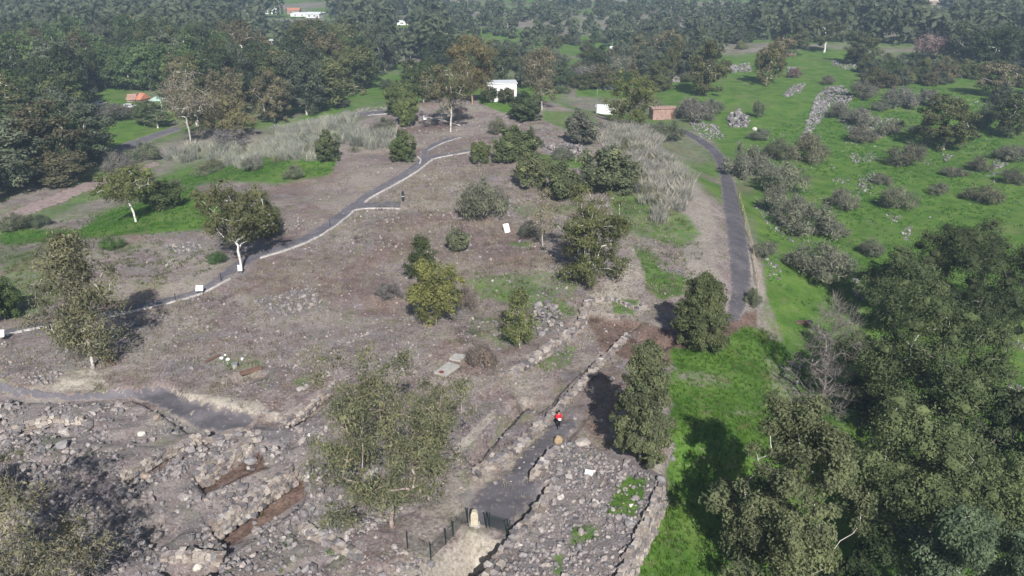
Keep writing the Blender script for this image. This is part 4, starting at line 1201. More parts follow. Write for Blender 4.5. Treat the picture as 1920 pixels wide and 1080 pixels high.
# ------------------------------------------------------------------ smaller trees and shrubs, one by one
T, SH = 'tree', 'shrub'
GB = 'bushes and small trees on the mound'; GM = 'shrubs and trees in the green meadow'; GL = 'shrubs on the left flank'
SMALLS = [  # name, forms, base x, base y, top y, width, colour, label, category, group
    ('small_tree', SMALL, 860, 472, 424, 36, GREYG, 'little grey-green bush above the dark narrow evergreen', T, GB),
    (SH, SHRUB, 908, 412, 328, 84, (.11, .105, .078), 'big grey-brown bush on the bare slope in mid-mound', SH, GB),
    ('small_tree', SMALL, 1140, 358, 272, 95, (.09, .1, .062), 'round grey-green tree beside the right-hand reeds', T, GB),
    ('small_tree', SMALL, 1052, 376, 300, 66, (.078, .088, .05), 'dark bushy tree left of the round grey-green tree', T, GB),
    ('small_tree', SMALL, 1000, 352, 286, 56, (.1, .11, .06), 'light green bushy tree at the left end of the hilltop thicket', T, GB),
    ('small_tree', SMALL, 962, 302, 236, 66, (.085, .1, .052), 'leafy thicket tree with thin stems beside the little round bush', T, GB),
    ('small_tree', SMALL, 992, 300, 240, 46, (.07, .078, .05), 'dark thicket tree right of the thin-stemmed one', T, GB),
    ('small_tree', SMALL, 902, 306, 264, 32, (.085, .1, .045), 'little round green bush at the end of the footpath branch', T, GB),
    ('small_tree', SMALL, 755, 302, 244, 44, (.075, .092, .042), 'dark green bush right of the left-hand reeds', T, GB),
    ('small_tree', SMALL, 766, 238, 160, 36, (.09, .108, .048), 'slim green tree at the end of the white-edged crest path', T, GB),
    ('small_tree', SMALL, 748, 215, 150, 46, (.08, .098, .045), 'green tree behind the white-edged crest path', T, GB),
    ('small_tree', SMALL, 615, 302, 244, 46, (.07, .082, .045), 'dark bush standing in the left-hand reeds', T, GL),
    ('small_tree', SMALL, 918, 192, 158, 26, (.06, .07, .04), 'dark bush at the left corner of the white building', T, GB),
    ('small_tree', SMALL, 950, 193, 164, 30, (.075, .078, .05), 'grey-brown bush in front of the white building', T, GB),
    ('small_tree', SMALL, 985, 226, 172, 52, (.055, .07, .038), 'dark green bush just below the white building', T, GB),
    ('small_tree', SMALL, 1092, 272, 204, 56, (.1, .1, .085), 'grey leafy small tree in front of the white shed', T, GB),
    (SH, SHRUB, 720, 250, 218, 44, (.1, .095, .075), 'grey bush beside the crest path', SH, GB),
    (SH, SHRUB, 1250, 262, 222, 60, (.075, .08, .055), 'dark bush below the terracotta wall', SH, GB),
    (SH, SHRUB, 935, 250, 218, 36, (.11, .1, .075), 'olive-brown bush on the bare crest', SH, GB),
    (SH, SHRUB, 730, 556, 530, 42, (.115, .1, .1), 'low purplish-grey dry bush left of the yellow-green tree', SH, GB),
    (SH, SHRUB, 875, 580, 535, 36, (.13, .1, .095), 'small reddish-grey dry bush right of the yellow-green tree', SH, GB),
    (SH, SHRUB, 905, 690, 640, 50, (.14, .105, .095), 'thin reddish dry bush left of the slender sapling', SH, GB),
    (SH, SHRUB, 990, 445, 415, 30, (.07, .07, .06), 'dark dry bush below the tilted white slab', SH, GB),
    (SH, SHRUB, 1058, 300, 275, 40, (.1, .1, .08), 'low olive bush on the hilltop stones', SH, GB),
    (SH, SHRUB, 1412, 572, 540, 34, (.09, .095, .06), 'small bush at the lower end of the road fence', SH, GM),
    (SH, SHRUB, 210, 466, 444, 48, (.06, .1, .03), 'bright green low bush above the tall eucalyptus', SH, GL),
    (SH, SHRUB, 410, 492, 468, 40, (.05, .085, .03), 'bright green weeds at the foot of the white-trunked tree', SH, GL),
    ('small_tree', SMALL, 300, 392, 335, 80, (.06, .075, .035), 'dark tree in shade behind the leaning white trunk', T, GL),
    ('small_tree', SMALL, 240, 345, 312, 70, (.11, .115, .055), 'olive bush above the leaning white trunk', T, GL),
    ('small_tree', SMALL, 500, 440, 370, 60, (.075, .085, .045), 'dark bush right behind the white-trunked tree', T, GL),
    (SH, SHRUB, 325, 365, 338, 40, (.08, .09, .05), 'small dark shrub in the grass', SH, GL),
    (SH, SHRUB, 30, 430, 395, 60, (.09, .09, .06), 'grey-green shrub beside the earth track', SH, GL),
    (SH, SHRUB, 70, 425, 400, 44, (.065, .075, .045), 'dark shrub at the edge of the earth track', SH, GL),
    ('small_tree', SMALL, 10, 600, 520, 70, (.05, .07, .03), 'dark bush at the left picture edge beside the footpath', T, GL),
    (SH, SHRUB, 395, 325, 300, 60, (.11, .11, .07), 'olive shrub in front of the reeds', SH, GL),
    (SH, SHRUB, 470, 320, 296, 46, (.12, .115, .095), 'grey shrub below the reeds', SH, GL),
    (SH, SHRUB, 550, 335, 308, 40, (.11, .115, .075), 'grey-green shrub on the grass below the reeds', SH, GL),
    (SH, SHRUB, 270, 300, 262, 60, (.10, .105, .07), 'olive shrub beside the pale grey road', SH, GL),
    (SH, SHRUB, 225, 320, 285, 60, (.12, .105, .1), 'purplish bare shrub below the pale grey road', SH, GL),
    (SH, SHRUB, 430, 270, 238, 76, (.13, .11, .115), 'lilac-grey bare shrub under the olive-brown tree', SH, GL),
    # meadow
    (SH, SHRUB, 1432, 486, 450, 44, (.11, .108, .085), 'small grey shrub on the slope below the road fence', SH, GM),
    (SH, SHRUB, 1446, 345, 305, 50, (.115, .11, .085), 'grey shrub squeezed between the road and the wide olive-grey shrub', SH, GM),
    (SH, SHRUB, 1560, 440, 408, 60, (.11, .105, .082), 'low grey shrub right of the big dark grey shrub', SH, GM),
    (SH, SHRUB, 1630, 478, 446, 50, (.1, .1, .075), 'low olive shrub just above the grove', SH, GM),
    (SH, SHRUB, 1655, 345, 325, 36, (.1, .095, .075), 'small grey shrub beside the stone heap in the lower meadow', SH, GM),
    (SH, SHRUB, 1760, 365, 344, 40, (.1, .098, .072), 'small shrub between the two lower meadow shrubs', SH, GM),
    (SH, SHRUB, 1422, 262, 240, 40, (.1, .1, .08), 'small grey shrub below the upright green one', SH, GM),
    (SH, SHRUB, 1790, 330, 310, 44, (.095, .09, .07), 'low brown shrub right of the dark meadow shrub', SH, GM),
    (SH, SHRUB, 1528, 520, 452, 136, (.115, .11, .085), 'largest grey shrub, next to the grove', SH, GM),
    (SH, SHRUB, 1512, 436, 372, 112, (.105, .1, .08), 'big dark grey shrub below the road fence', SH, GM),
    (SH, SHRUB, 1462, 400, 350, 74, (.115, .112, .085), 'grey shrub joined to the big one below the road fence', SH, GM),
    (SH, SHRUB, 1470, 362, 300, 92, (.12, .12, .085), 'wide olive-grey shrub right of the asphalt road', SH, GM),
    (SH, SHRUB, 1395, 330, 265, 76, (.12, .115, .092), 'grey shrub leaning over the road bend', SH, GM),
    (SH, SHRUB, 1455, 298, 258, 58, (.085, .085, .055), 'dark olive shrub above the wide olive-grey one', SH, GM),
    (SH, SHRUB, 1518, 302, 248, 72, (.115, .105, .072), 'brown-green shrub at the foot of the long stone bank', SH, GM),
    (SH, SHRUB, 1698, 312, 270, 74, (.08, .075, .055), 'dark shrub alone in the open meadow', SH, GM),
    (SH, SHRUB, 1682, 392, 346, 66, (.11, .108, .075), 'round shrub alone in the lower meadow', SH, GM),
    (SH, SHRUB, 1580, 390, 350, 58, (.115, .108, .085), 'round grey shrub above the largest grey shrub', SH, GM),
    (SH, SHRUB, 1838, 378, 346, 72, (.095, .09, .06), 'low brown-green shrub by the right picture edge', SH, GM),
    (SH, SHRUB, 1832, 320, 292, 48, (.085, .08, .06), 'small dark shrub right of the meadow shrub', SH, GM),
    (SH, SHRUB, 1900, 345, 316, 44, (.08, .075, .055), 'shrub cut by the right picture edge', SH, GM),
    (SH, SHRUB, 1895, 300, 268, 66, (.1, .095, .075), 'grey shrub at the right edge below the twin-stemmed tree', SH, GM),
    (SH, SHRUB, 1580, 222, 190, 60, (.11, .102, .085), 'grey-brown shrub on the stone bank', SH, GM),
    (SH, SHRUB, 1612, 265, 230, 60, (.115, .1, .085), 'reddish-grey shrub below the stone bank', SH, GM),
    (SH, SHRUB, 1610, 235, 200, 60, (.125, .115, .1), 'pale grey shrub in the middle of the loose stones', SH, GM),
    (SH, SHRUB, 1668, 255, 222, 46, (.12, .11, .09), 'grey shrub right of the loose stones', SH, GM),
    (SH, SHRUB, 1618, 185, 150, 52, (.1, .095, .075), 'round grey shrub above the stone bank', SH, GM),
    (SH, SHRUB, 1652, 207, 188, 34, (.1, .1, .08), 'small grey shrub above the loose stones', SH, GM),
    (SH, SHRUB, 1690, 200, 160, 70, (.12, .11, .1), 'lilac-grey bare shrub below the olive row', SH, GM),
    (SH, SHRUB, 1735, 198, 165, 56, (.11, .102, .09), 'grey shrub below the olive row', SH, GM),
    (SH, SHRUB, 1420, 220, 188, 26, (.075, .085, .05), 'small upright green shrub in the open grass', SH, GM),
    (SH, SHRUB, 1551, 158, 140, 28, (.1, .09, .07), 'small brown shrub above the stone bank head', SH, GM),
    (SH, SHRUB, 1300, 225, 180, 80, (.115, .1, .09), 'brown-grey shrub above the road bend', SH, GM),
    (SH, SHRUB, 1330, 215, 185, 50, (.1, .098, .08), 'grey shrub right of the brown one above the road bend', SH, GM),
    (SH, SHRUB, 1488, 146, 126, 26, (.12, .08, .07), 'reddish bush on the small stone heap', SH, GM),
    (SH, SHRUB, 1720, 250, 235, 42, (.06, .06, .045), 'dark low shrub left of the twin-stemmed tree', SH, GM),
    ('eucalyptus_tree', TALL, 1768, 280, 175, 96, (.075, .082, .042), 'twin-stemmed dark eucalyptus in the meadow', T, GM),
    ('eucalyptus_tree', TALL, 1890, 258, 170, 70, (.06, .072, .04), 'dark eucalyptus at the right edge of the meadow', T, GM),
    (SH, SHRUB, 1845, 240, 190, 52, (.075, .085, .055), 'dark green shrub left of the edge eucalyptus', SH, GM),
    ('eucalyptus_tree', TALL, 1322, 178, 74, 78, (.09, .095, .048), 'tall eucalyptus at the near left of the meadow', T, GM),
    ('eucalyptus_tree', TALL, 1436, 160, 78, 52, (.105, .1, .05), 'upright eucalyptus in the middle of the upper meadow', T, GM),
    ('eucalyptus_tree', LOOSE, 1460, 130, 65, 50, (.15, .13, .09), 'pale brown eucalyptus behind the upright one', T, GM),
    ('eucalyptus_tree', LOOSE, 1490, 104, 40, 50, (.085, .095, .055), 'white-trunked eucalyptus at the far edge of the grass', T, GM),
    ('eucalyptus_tree', LOOSE, 1545, 98, 30, 56, (.08, .09, .052), 'white-trunked eucalyptus right of the similar one', T, GM),
    ('eucalyptus_tree', TALL, 1608, 120, 58, 70, (.08, .09, .048), 'broad round eucalyptus with a long shadow', T, GM),
    ('bare_tree', SHRUB, 1740, 112, 62, 66, (.20, .15, .15), 'pinkish bare round tree before the dark wood', T, GM),
    ('eucalyptus_tree', TALL, 1810, 120, 40, 80, (.07, .085, .05), 'tall green tree right of the pinkish bare tree', T, GM),
    ('eucalyptus_tree', LOOSE, 1862, 182, 110, 76, (.125, .115, .08), 'brown loose eucalyptus above the meadow edge', T, GM),
    ('eucalyptus_tree', LOOSE, 1190, 126, 60, 56, (.105, .11, .068), 'white-trunked eucalyptus beyond the leafy tree', T, GM),
    ('eucalyptus_tree', LOOSE, 1244, 126, 52, 50, (.12, .115, .075), 'slim eucalyptus with tall white trunk in the far grass', T, GM),
    (SH, SHRUB, 1150, 145, 105, 80, (.12, .115, .09), 'wide grey thicket beside the pale earth road', SH, 'far thickets'),
    (SH, SHRUB, 1110, 158, 120, 70, (.125, .112, .105), 'lilac-grey thicket on the pale earth road', SH, 'far thickets'),
    (SH, SHRUB, 1045, 120, 90, 50, (.1, .095, .075), 'round grey bush left of the pale earth road', SH, 'far thickets'),
    ('eucalyptus_tree', TALL, 930, 168, 86, 62, (.07, .08, .048), 'dark tree rising behind the white building', T, GB),
    ('eucalyptus_tree', LOOSE, 296, 240, 190, 46, (.085, .105, .06), 'small white-forked tree beside the grey road', T, GL),
    ('eucalyptus_tree', TALL, 272, 236, 188, 44, (.075, .098, .052), 'green tree left of the small white-forked one', T, GL),
    (SH, SHRUB, 215, 222, 192, 100, (.085, .078, .065), 'wide dark thicket in front of the white cars', SH, GL),
    (SH, SHRUB, 170, 255, 220, 60, (.08, .078, .06), 'grey-brown thicket left of the bright grass', SH, GL),
    ('eucalyptus_tree', TALL, 115, 245, 135, 80, (.095, .115, .055), 'tall bright-green eucalyptus at the left edge of the clearing', T, GL),
    ('eucalyptus_tree', TALL, 60, 280, 205, 90, (.09, .088, .05), 'brown-green eucalyptus with pale limbs at the left', T, GL),
    ('eucalyptus_tree', TALL, 40, 350, 260, 110, (.09, .09, .05), 'spreading eucalyptus with bright bare limbs above the earth track', T, GL),
    ('eucalyptus_tree', TALL, 140, 310, 235, 90, (.075, .078, .048), 'dark eucalyptus in front of the grey road', T, GL),
    ('eucalyptus_tree', TALL, 120, 345, 285, 100, (.095, .092, .058), 'olive eucalyptus beside the upper end of the earth track', T, GL),
]
SMALLS = [(nm, forms, bx, by, tp, (w * 1.22 if grp == GB else w * 1.08), c, lab, cat, grp) for nm, forms, bx, by, tp, w, c, lab, cat, grp in SMALLS]
for i, (nm, forms, bx, by, tp, w, c, lab, cat, grp) in enumerate(SMALLS):
    if nm == 'small_tree': c = tuple(np.array(c) * np.array([1.15, 1.2, 1.2]))
    if nm == SH: c = tuple(np.array(c) * np.array([1.1, 1.24, 1.25]))
    plant(nm, forms[i % len(forms)], bx, by, tp, w, c, lab, cat, grp)

# ------------------------------------------------------------------ woodland behind: single trees, largest in the picture first
WOOD = [   # region in photograph pixels (foot of the trees), spacing m, kinds
    ('wood', [(-60, 30), (0, 8), (760, 8), (840, 60), (835, 126), (705, 150), (620, 208), (500, 236), (335, 242), (328, 178), (190, 172), (165, 190), (160, 262), (175, 300), (120, 345), (40, 372), (-60, 400)], 9.5, 'tall'),
    ('scrub', [(760, 8), (1420, 8), (1400, 92), (1260, 108), (1150, 92), (1060, 92), (1000, 118), (900, 150), (840, 128), (840, 60)], 9.0, 'mixed'),
    ('pines', [(1420, 8), (1980, 8), (1980, 150), (1870, 150), (1780, 98), (1700, 92), (1560, 80), (1400, 78)], 10.5, 'tall'),
    ('brush', [(560, 224), (700, 168), (830, 150), (840, 185), (760, 196), (640, 204)], 7.5, 'mixed'),
    ('thicket', [(955, 132), (1180, 104), (1340, 108), (1320, 148), (1240, 172), (1180, 160), (1060, 178), (975, 166)], 6.8, 'mixed'),
    ('orchard', [(1610, 128), (1760, 122), (1880, 160), (1980, 165), (1980, 215), (1800, 190), (1700, 172), (1640, 168)], 7.2, 'olive'),
]
frg = np.random.default_rng(5)
cand = []
for reg, poly, sp, kind in WOOD:
    W = [at(*p) for p in poly]
    x0, x1, y0, y1 = min(p.x for p in W), max(p.x for p in W), min(p.y for p in W), max(p.y for p in W)
    gxs, gys = np.meshgrid(np.arange(x0, x1, sp), np.arange(y0, y1, sp))
    x = gxs.ravel() + frg.uniform(-.42, .42, gxs.size) * sp; y = gys.ravel() + frg.uniform(-.42, .42, gxs.size) * sp
    z = hz(x, y); u, v = project(x, y, z)
    k = (sdf(u, v, poly) < 0) & (v > 2)
    gap = noise2(x / 40, y / 40, 61) * .6 + noise2(x / 15, y / 15, 62) * .4
    k &= gap > (-.62 if reg == 'wood' else -.34 if kind == 'tall' else -.22)
    for a, b, c, d, e in zip(x[k], y[k], z[k], u[k], v[k]): cand.append((b, a, c, reg, kind, d, e))
CLEAR = [[(480, 8), (620, 8), (620, 36), (480, 32)], [(492, 66), (560, 66), (560, 88), (492, 88)], [(740, 30), (775, 30), (775, 50), (740, 50)], [(1860, 70), (1920, 70), (1920, 130), (1860, 130)], [(160, 170), (330, 170), (330, 240), (160, 240)], [(1040, 90), (1130, 85), (1150, 105), (1040, 150)]]
cand = [c for c in cand if not any(sdf(np.array([c[5]]), np.array([c[6]]), q)[0] < 0 for q in CLEAR)]
cand.sort()
print('woodland candidates', len(cand))
MARKS = [(515, 80, 'the white-framed pavilion'), (545, 25, 'the white farm row'), (755, 42, 'the small white roof'), (250, 185, 'the orange park shelters'), (345, 150, 'the dry brown eucalyptus'),
         (435, 200, 'the olive-brown round tree'), (770, 100, 'the pale slim pole'), (886, 90, 'the golden-brown eucalyptus'), (60, 240, 'the pale-limbed eucalyptus'), (20, 60, 'the left picture edge'), (200, 120, 'the heart of the left wood'),
         (1146, 92, 'the white tank'), (1268, 92, 'the three white boxes'), (1075, 110, 'the pale earth road'), (1322, 110, 'the tall near eucalyptus of the meadow'), (1436, 110, 'the upright meadow eucalyptus'), (1608, 85, 'the broad round eucalyptus'),
         (1740, 90, 'the pinkish bare tree'), (1892, 95, 'the lattice power pole'), (1752, 8, 'the beige roof'), (1862, 150, 'the brown loose eucalyptus'), (640, 120, 'the wood edge above the reeds'), (1000, 40, 'the far scrubland'), (300, 40, 'the far end of the left wood'), (1690, 180, 'the lilac-grey bare shrub')]
def where(u, v):
    mx, my, nm = min(MARKS, key=lambda m: math.hypot(m[0] - u, (m[1] - v) * 2))
    dx, dy = u - mx, v - my
    if abs(dx) < 9 and abs(dy) < 5: return 'close beside ' + nm
    near = 'just ' if math.hypot(dx, dy * 2) < 40 else 'well ' if math.hypot(dx, dy * 2) > 95 else ''
    if abs(dx) > abs(dy) * 2: return near + ('left of ' if dx < 0 else 'right of ') + nm
    return near + ('behind ' if dy < 0 else 'in front of ') + nm
TINTS = [('dark green', (.045, .06, .034)), ('olive-green', (.085, .092, .045)), ('mid-green', (.068, .098, .045)), ('brownish', (.098, .088, .058)), ('grey-green', (.08, .092, .068))]
OPEN_VIEW = [(495, 645, 34), (496, 536, 90), (738, 772, 48), (1878, 1908, 108), (1735, 1772, 10), (170, 330, 200), (760, 780, 114), (452, 474, 28)]   # buildings that show over low growth
count = {}; rest = []; same = {}
for (y, x, z, reg, kind, u, v) in cand:
    ti = int(frg.choice(5, p=[.3, .27, .2, .08, .15] if kind == 'tall' else [.12, .2, .16, .12, .4]))
    tn, tc = TINTS[ti]
    tc = tuple(np.array(tc) * frg.uniform(.75, 1.2) * np.array([1.06, 1.08, 1.06]))
    if kind == 'tall': forms, nm, H, R = (TALL if frg.random() < .85 else LOOSE), 'eucalyptus_tree', frg.uniform(13, 23), frg.uniform(6, 9.5)
    elif kind == 'olive': forms, nm, H, R = OLIVET, 'olive_tree', frg.uniform(4.5, 7), frg.uniform(3.2, 5)
    else:
        q = frg.random()
        if q < .3: forms, nm, H, R = TALL, 'eucalyptus_tree', frg.uniform(8, 14), frg.uniform(3.5, 5.5)
        elif q < .72: forms, nm, H, R = OLIVET, 'olive_tree', frg.uniform(4, 7), frg.uniform(3.2, 5.2)
        else: forms, nm, H, R = SHRUB, 'shrub', frg.uniform(2.5, 4.2), frg.uniform(2.5, 4.2); tc = tuple(np.array(tc) * 1.25)
    for x0, x1, yb in OPEN_VIEW:
        if x0 - 8 < u < x1 + 8 and v > yb:
            rr_ = ray(u, min(yb + 2, v - 2)); H = min(H, max(1.5, CAM_Z + rr_[2] / math.hypot(rr_[0], rr_[1]) * math.hypot(x, y) - z)); R = min(R, H * .6)
    cap = {'eucalyptus_tree': 240, 'olive_tree': 150, 'shrub': 60}[nm]
    if count.get(nm, 0) >= cap:
        rest.append((x, y, z, H, R, tc)); continue
    count[nm] = count.get(nm, 0) + 1
    pr = forms[int(frg.integers(len(forms)))]
    size = ('tall ' if H > 15 else 'low ' if H < 5 else '')
    word = {'eucalyptus_tree': 'eucalyptus', 'olive_tree': 'round-headed tree', 'shrub': 'bush'}[nm]
    lab = f'{size}{tn} {word} {where(u, v)}'
    o = link(nm, whole(pr, nm), None, (x, y, z - .1), (0, 0, frg.uniform(0, 6.28)), (R / pr['R'], R / pr['R'], H / pr['H']), tint(tc))
    tag(o, lab, 'shrub' if nm == 'shrub' else 'tree', lab)
    same.setdefault(lab, []).append((u, o))
ORD = ['first', 'second', 'third', 'fourth', 'fifth', 'sixth', 'seventh', 'eighth', 'ninth']
for lab, lst in same.items():
    lst.sort(key=lambda e: e[0])
    n = len(lst)
    for i, (u, o) in enumerate(lst):
        if n == 2: o['label'] = lab + (', left one', ', right one')[i]
        elif n == 3: o['label'] = lab + (', left one', ', middle one', ', right one')[i]
        elif n > 3 and i < 9: o['label'] = lab + f', {ORD[i]} from left'
print('woodland', count, 'rest', len(rest))

# the far-off wood reads as one mass
def mass(name, items, label, leaves=190):
    VV, QQ, TT, CC = [], [], [], []
    n0 = 0
    r_ = np.random.default_rng(9)
    lobes = unit(r_.normal(size=(14, 3))) * r_.uniform(.3, .7, (14, 1))
    for (x, y, z, H, R, tc) in items:
        lb = lobes[r_.permutation(14)[:9]]
        ci = r_.integers(0, 9, leaves)
        v = unit(r_.normal(size=(leaves, 3)))
        C = lb[ci] + v * .38
        O = unit(v + lb[ci])
        C = C * np.array([R, R, H * .46]) + np.array([x, y, z + H * .5])
        V, Q = leaf_cards(C, O, r_, R * .42, R * .28, .4)
        VV.append(V); QQ.append(Q + n0); n0 += len(V)
        TT.append(np.repeat(np.clip(r_.normal(.45, .2, 9)[ci] + r_.normal(0, .1, leaves), 0, .85), 4))
    me = mesh_np(name, np.vstack(VV), [np.vstack(QQ)], [M['leaf']], tone=np.concatenate(TT))
    o = link(name, me, color=tint((.07, .084, .056)))
    return tag(o, label, 'woodland', kind='stuff')
far_extra = []
for _ in range(800):
    y = frg.uniform(720, 1900); x = frg.uniform(-.75, .75) * y
    if noise2(np.array([x / 90]), np.array([y / 90]), 71)[0] < -.15: continue
    far_extra.append((x, y, float(hz(x, y)), frg.uniform(8, 15), frg.uniform(5, 8), None))
if rest: mass('woodland', rest, 'far-off mass of hazy trees along the top of the view', 112)
mass('distant_woodland', far_extra, 'most distant wooded country beyond the valley', 44)

# ------------------------------------------------------------------ reeds, grass and dry weeds
def blades(P, n_each, hgt, spread, width, lean, rg, seg=1):
    n = len(P) * n_each
    ci = np.repeat(np.arange(len(P)), n_each)
    a = rg.uniform(0, 6.28, n); rr = spread * np.sqrt(rg.uniform(0, 1, n))
    B = P[ci] + np.stack([rr * np.cos(a), rr * np.sin(a), np.zeros(n)], 1)
    a = np.where(rg.random(n) < .55, rg.uniform(0, 6.28, n), a)
    out = np.stack([np.cos(a), np.sin(a), np.zeros(n)], 1)
    h = hgt * rg.uniform(.55, 1.15, n)
    tip = B + out * (lean * h * rg.uniform(.1, 1, n))[:, None] + np.stack([rg.normal(0, .1, n) * h, rg.normal(0, .1, n) * h, h], 1)
    mid = (B + tip) / 2 - out * (lean * h * .15)[:, None]
    mid[:, 2] += h * .06
    sd = rg.uniform(0, 6.28, n)
    S_ = np.stack([np.cos(sd), np.sin(sd), np.zeros(n)], 1) * (width * rg.uniform(.6, 1.3, n))[:, None]
    if hgt > 1: V = np.stack([B - S_ * .6, B + S_ * .6, mid + S_, tip, mid - S_], 1).reshape(-1, 3); k = 5
    else: V = np.stack([B - S_, B + S_, tip], 1).reshape(-1, 3); k = 3
    F_ = np.arange(n * k).reshape(n, k)
    tone = np.repeat(np.clip(rg.normal(.5, .2, len(P))[ci] + rg.normal(0, .15, n), 0, .9), k)
    return V, F_, tone

def blade_mass(name, polys, dens, n_each, hgt, spread, width, lean, color, label, cat, rg, mask=None):
    P = np.vstack([scatter(p, dens, rg, mask) for p in polys])
    V, F_, t = blades(P, n_each, hgt, spread, width, lean, rg)
    o = link(name, mesh_np(name, V, [F_], [M['blade']], tone=t), color=color)
    return tag(o, label, cat, kind='stuff')

vr = np.random.default_rng(21)
blade_mass('reeds', [[(292, 300), (330, 280), (420, 272), (470, 282), (440, 300), (360, 308)], [(470, 290), (520, 262), (600, 268), (600, 300), (540, 306)], [(590, 268), (660, 240), (690, 240), (690, 256), (620, 275)], [(640, 280), (700, 258), (738, 252), (735, 276), (680, 284)], [(420, 312), (470, 300), (500, 310), (450, 322)], [(500, 250), (560, 236), (640, 225), (690, 228), (640, 242), (520, 262)]],
           .11, 170, 2.4, 1.3, .026, .65, (.36, .37, .34), 'pale grey-green reed clumps along the left side of the mound', 'reeds', vr)
blade_mass('reeds', [[(1110, 262), (1150, 245), (1200, 262), (1250, 300), (1290, 340), (1300, 390), (1260, 400), (1215, 380), (1190, 340), (1165, 300)], [(1140, 240), (1200, 235), (1250, 262), (1230, 275), (1160, 255)], [(1200, 370), (1270, 400), (1240, 420), (1205, 395)]],
           .17, 160, 2.0, 1.4, .026, .7, (.36, .355, .34), 'pale dry reeds covering the right slope above the road', 'reeds', vr)
blade_mass('reeds', [[(292, 302), (420, 280), (520, 270), (640, 245), (738, 255), (690, 284), (540, 308), (360, 312)], [(1120, 262), (1200, 262), (1290, 340), (1300, 395), (1240, 415), (1190, 340)]], .12, 60, 1.7, 1.3, .03, .8, (.17, .185, .10), 'greener low growth mixed through both reed beds', 'reeds', vr, lambda x, y: np.clip(.4 + noise2(x / 5, y / 5, 58), 0, 1))
blade_mass('dry_weeds', [MOUND_PX], 3.2, 8, .46, .3, .03, .9, (.30, .275, .225), 'dry straw-coloured weeds scattered over the bare mound', 'weeds', vr, lambda x, y: np.clip(.12 + .9 * chan_at('straw', x, y) + .35 * noise2(x / 2.5, y / 2.5, 44), .02, 1) * no_pave(x, y))
blade_mass('grass', [[(1252, 655), (1400, 612), (1450, 625), (1560, 760), (1560, 1100), (1160, 1110), (1215, 985), (1252, 910)]], 6.5, 6, .34, .2, .035, .7, (.085, .175, .024), 'bright green grass on the slope between the columnar trees and the grove', 'grass', vr, lambda x, y: np.clip(chan_at('green', x, y), 0, 1))
blade_mass('dry_grass', [[(1252, 655), (1400, 612), (1450, 625), (1560, 760), (1560, 1100), (1160, 1110), (1215, 985), (1252, 910)]], 2.2, 7, .42, .3, .03, .9, (.22, .21, .11), 'dry straw stems mixed into the green slope beside the columnar trees', 'grass', vr, lambda x, y: np.clip(noise2(x / 3.2, y / 3.2, 57) * 1.3 - .1, .03, 1))
blade_mass('grass', [[(1135, 965), (1160, 895), (1215, 898), (1205, 968)], [(1060, 1030), (1075, 985), (1125, 980), (1120, 1012)], [(1190, 465), (1230, 475), (1290, 520), (1285, 552), (1240, 562), (1212, 545)]], 7, 6, .16, .2, .05, .9, (.11, .20, .055), 'green weed patches growing on the ruins', 'grass', vr)
blade_mass('grass', [[(0, 440), (200, 395), (360, 350), (440, 410), (380, 435), (200, 448), (0, 462)], [(300, 335), (520, 300), (640, 290), (620, 330), (330, 350)]], 1.3, 6, .4, .3, .06, .7, (.065, .17, .024), 'green grass on the left flank around the white-trunked trees', 'grass', vr, lambda x, y: np.clip(chan_at('green', x, y), 0, 1))
blade_mass('grass', [[(1425, 260), (1600, 150), (1920, 190), (1920, 640), (1700, 600), (1560, 600), (1440, 560)]], .9, 6, .4, .35, .07, .7, (.06, .165, .022), 'short green grass tufts over the meadow', 'grass', vr, lambda x, y: np.clip(.5 + .8 * noise2(x / 6, y / 6, 48), .05, 1))
blade_mass('weeds', [[(620, 1000), (665, 1040), (650, 1085), (600, 1085)], [(60, 815), (120, 810), (115, 850), (55, 850)], [(560, 695), (600, 705), (570, 735), (535, 725)], [(400, 670), (490, 668), (500, 690), (430, 697)], [(1030, 640), (1090, 650), (1070, 692), (1000, 695)], [(870, 515), (1000, 505), (1090, 590), (960, 580)], [(480, 960), (640, 930), (620, 1060), (500, 1080)]], 1.6, 9, .3, .25, .045, .9, (.10, .16, .04), 'low green weeds dotted among the excavated stones', 'weeds', vr, lambda x, y: np.clip(.4 + .9 * noise2(x / 1.6, y / 1.6, 49), 0, 1))

blade_mass('weeds', [[(0, 452), (230, 440), (430, 470), (390, 515), (250, 550), (60, 590), (0, 600)]], 1.2, 8, .45, .35, .05, .9, (.12, .145, .06), 'rough grey-green weeds on the slope above the footpath', 'weeds', vr, lambda x, y: np.clip(.35 + .9 * noise2(x / 3, y / 3, 50), 0, 1))

blade_mass('dry_brush', [MOUND_PX], .5, 16, .55, .5, .03, .9, (.125, .10, .098), 'dark purple-grey dry brush in patches over the mound', 'brush', vr, lambda x, y: np.clip(noise2(x / 4.5, y / 4.5, 81) * 1.3 + noise2(x / 1.5, y / 1.5, 82) * .5 - .55, 0, 1) * no_pave(x, y))
blade_mass('weeds', [[(1140, 330), (1290, 400), (1345, 560), (1240, 570), (1190, 470)]], 1.6, 9, .4, .35, .05, .9, (.13, .17, .075), 'soft green weeds on the slope left of the asphalt road', 'weeds', vr, lambda x, y: np.clip(.25 + .9 * noise2(x / 3, y / 3, 52), 0, 1))
blade_mass('weeds', [[(880, 500), (1010, 490), (1110, 590), (1040, 640), (900, 640), (860, 560)], [(950, 380), (1110, 370), (1120, 420), (960, 430)], [(1000, 230), (1130, 235), (1110, 320), (1010, 310)]], 1.3, 9, .35, .35, .045, .9, (.125, .155, .07), 'thin green weeds over the middle of the mound', 'weeds', vr, lambda x, y: np.clip(.2 + .9 * noise2(x / 3.5, y / 3.5, 53), 0, 1))

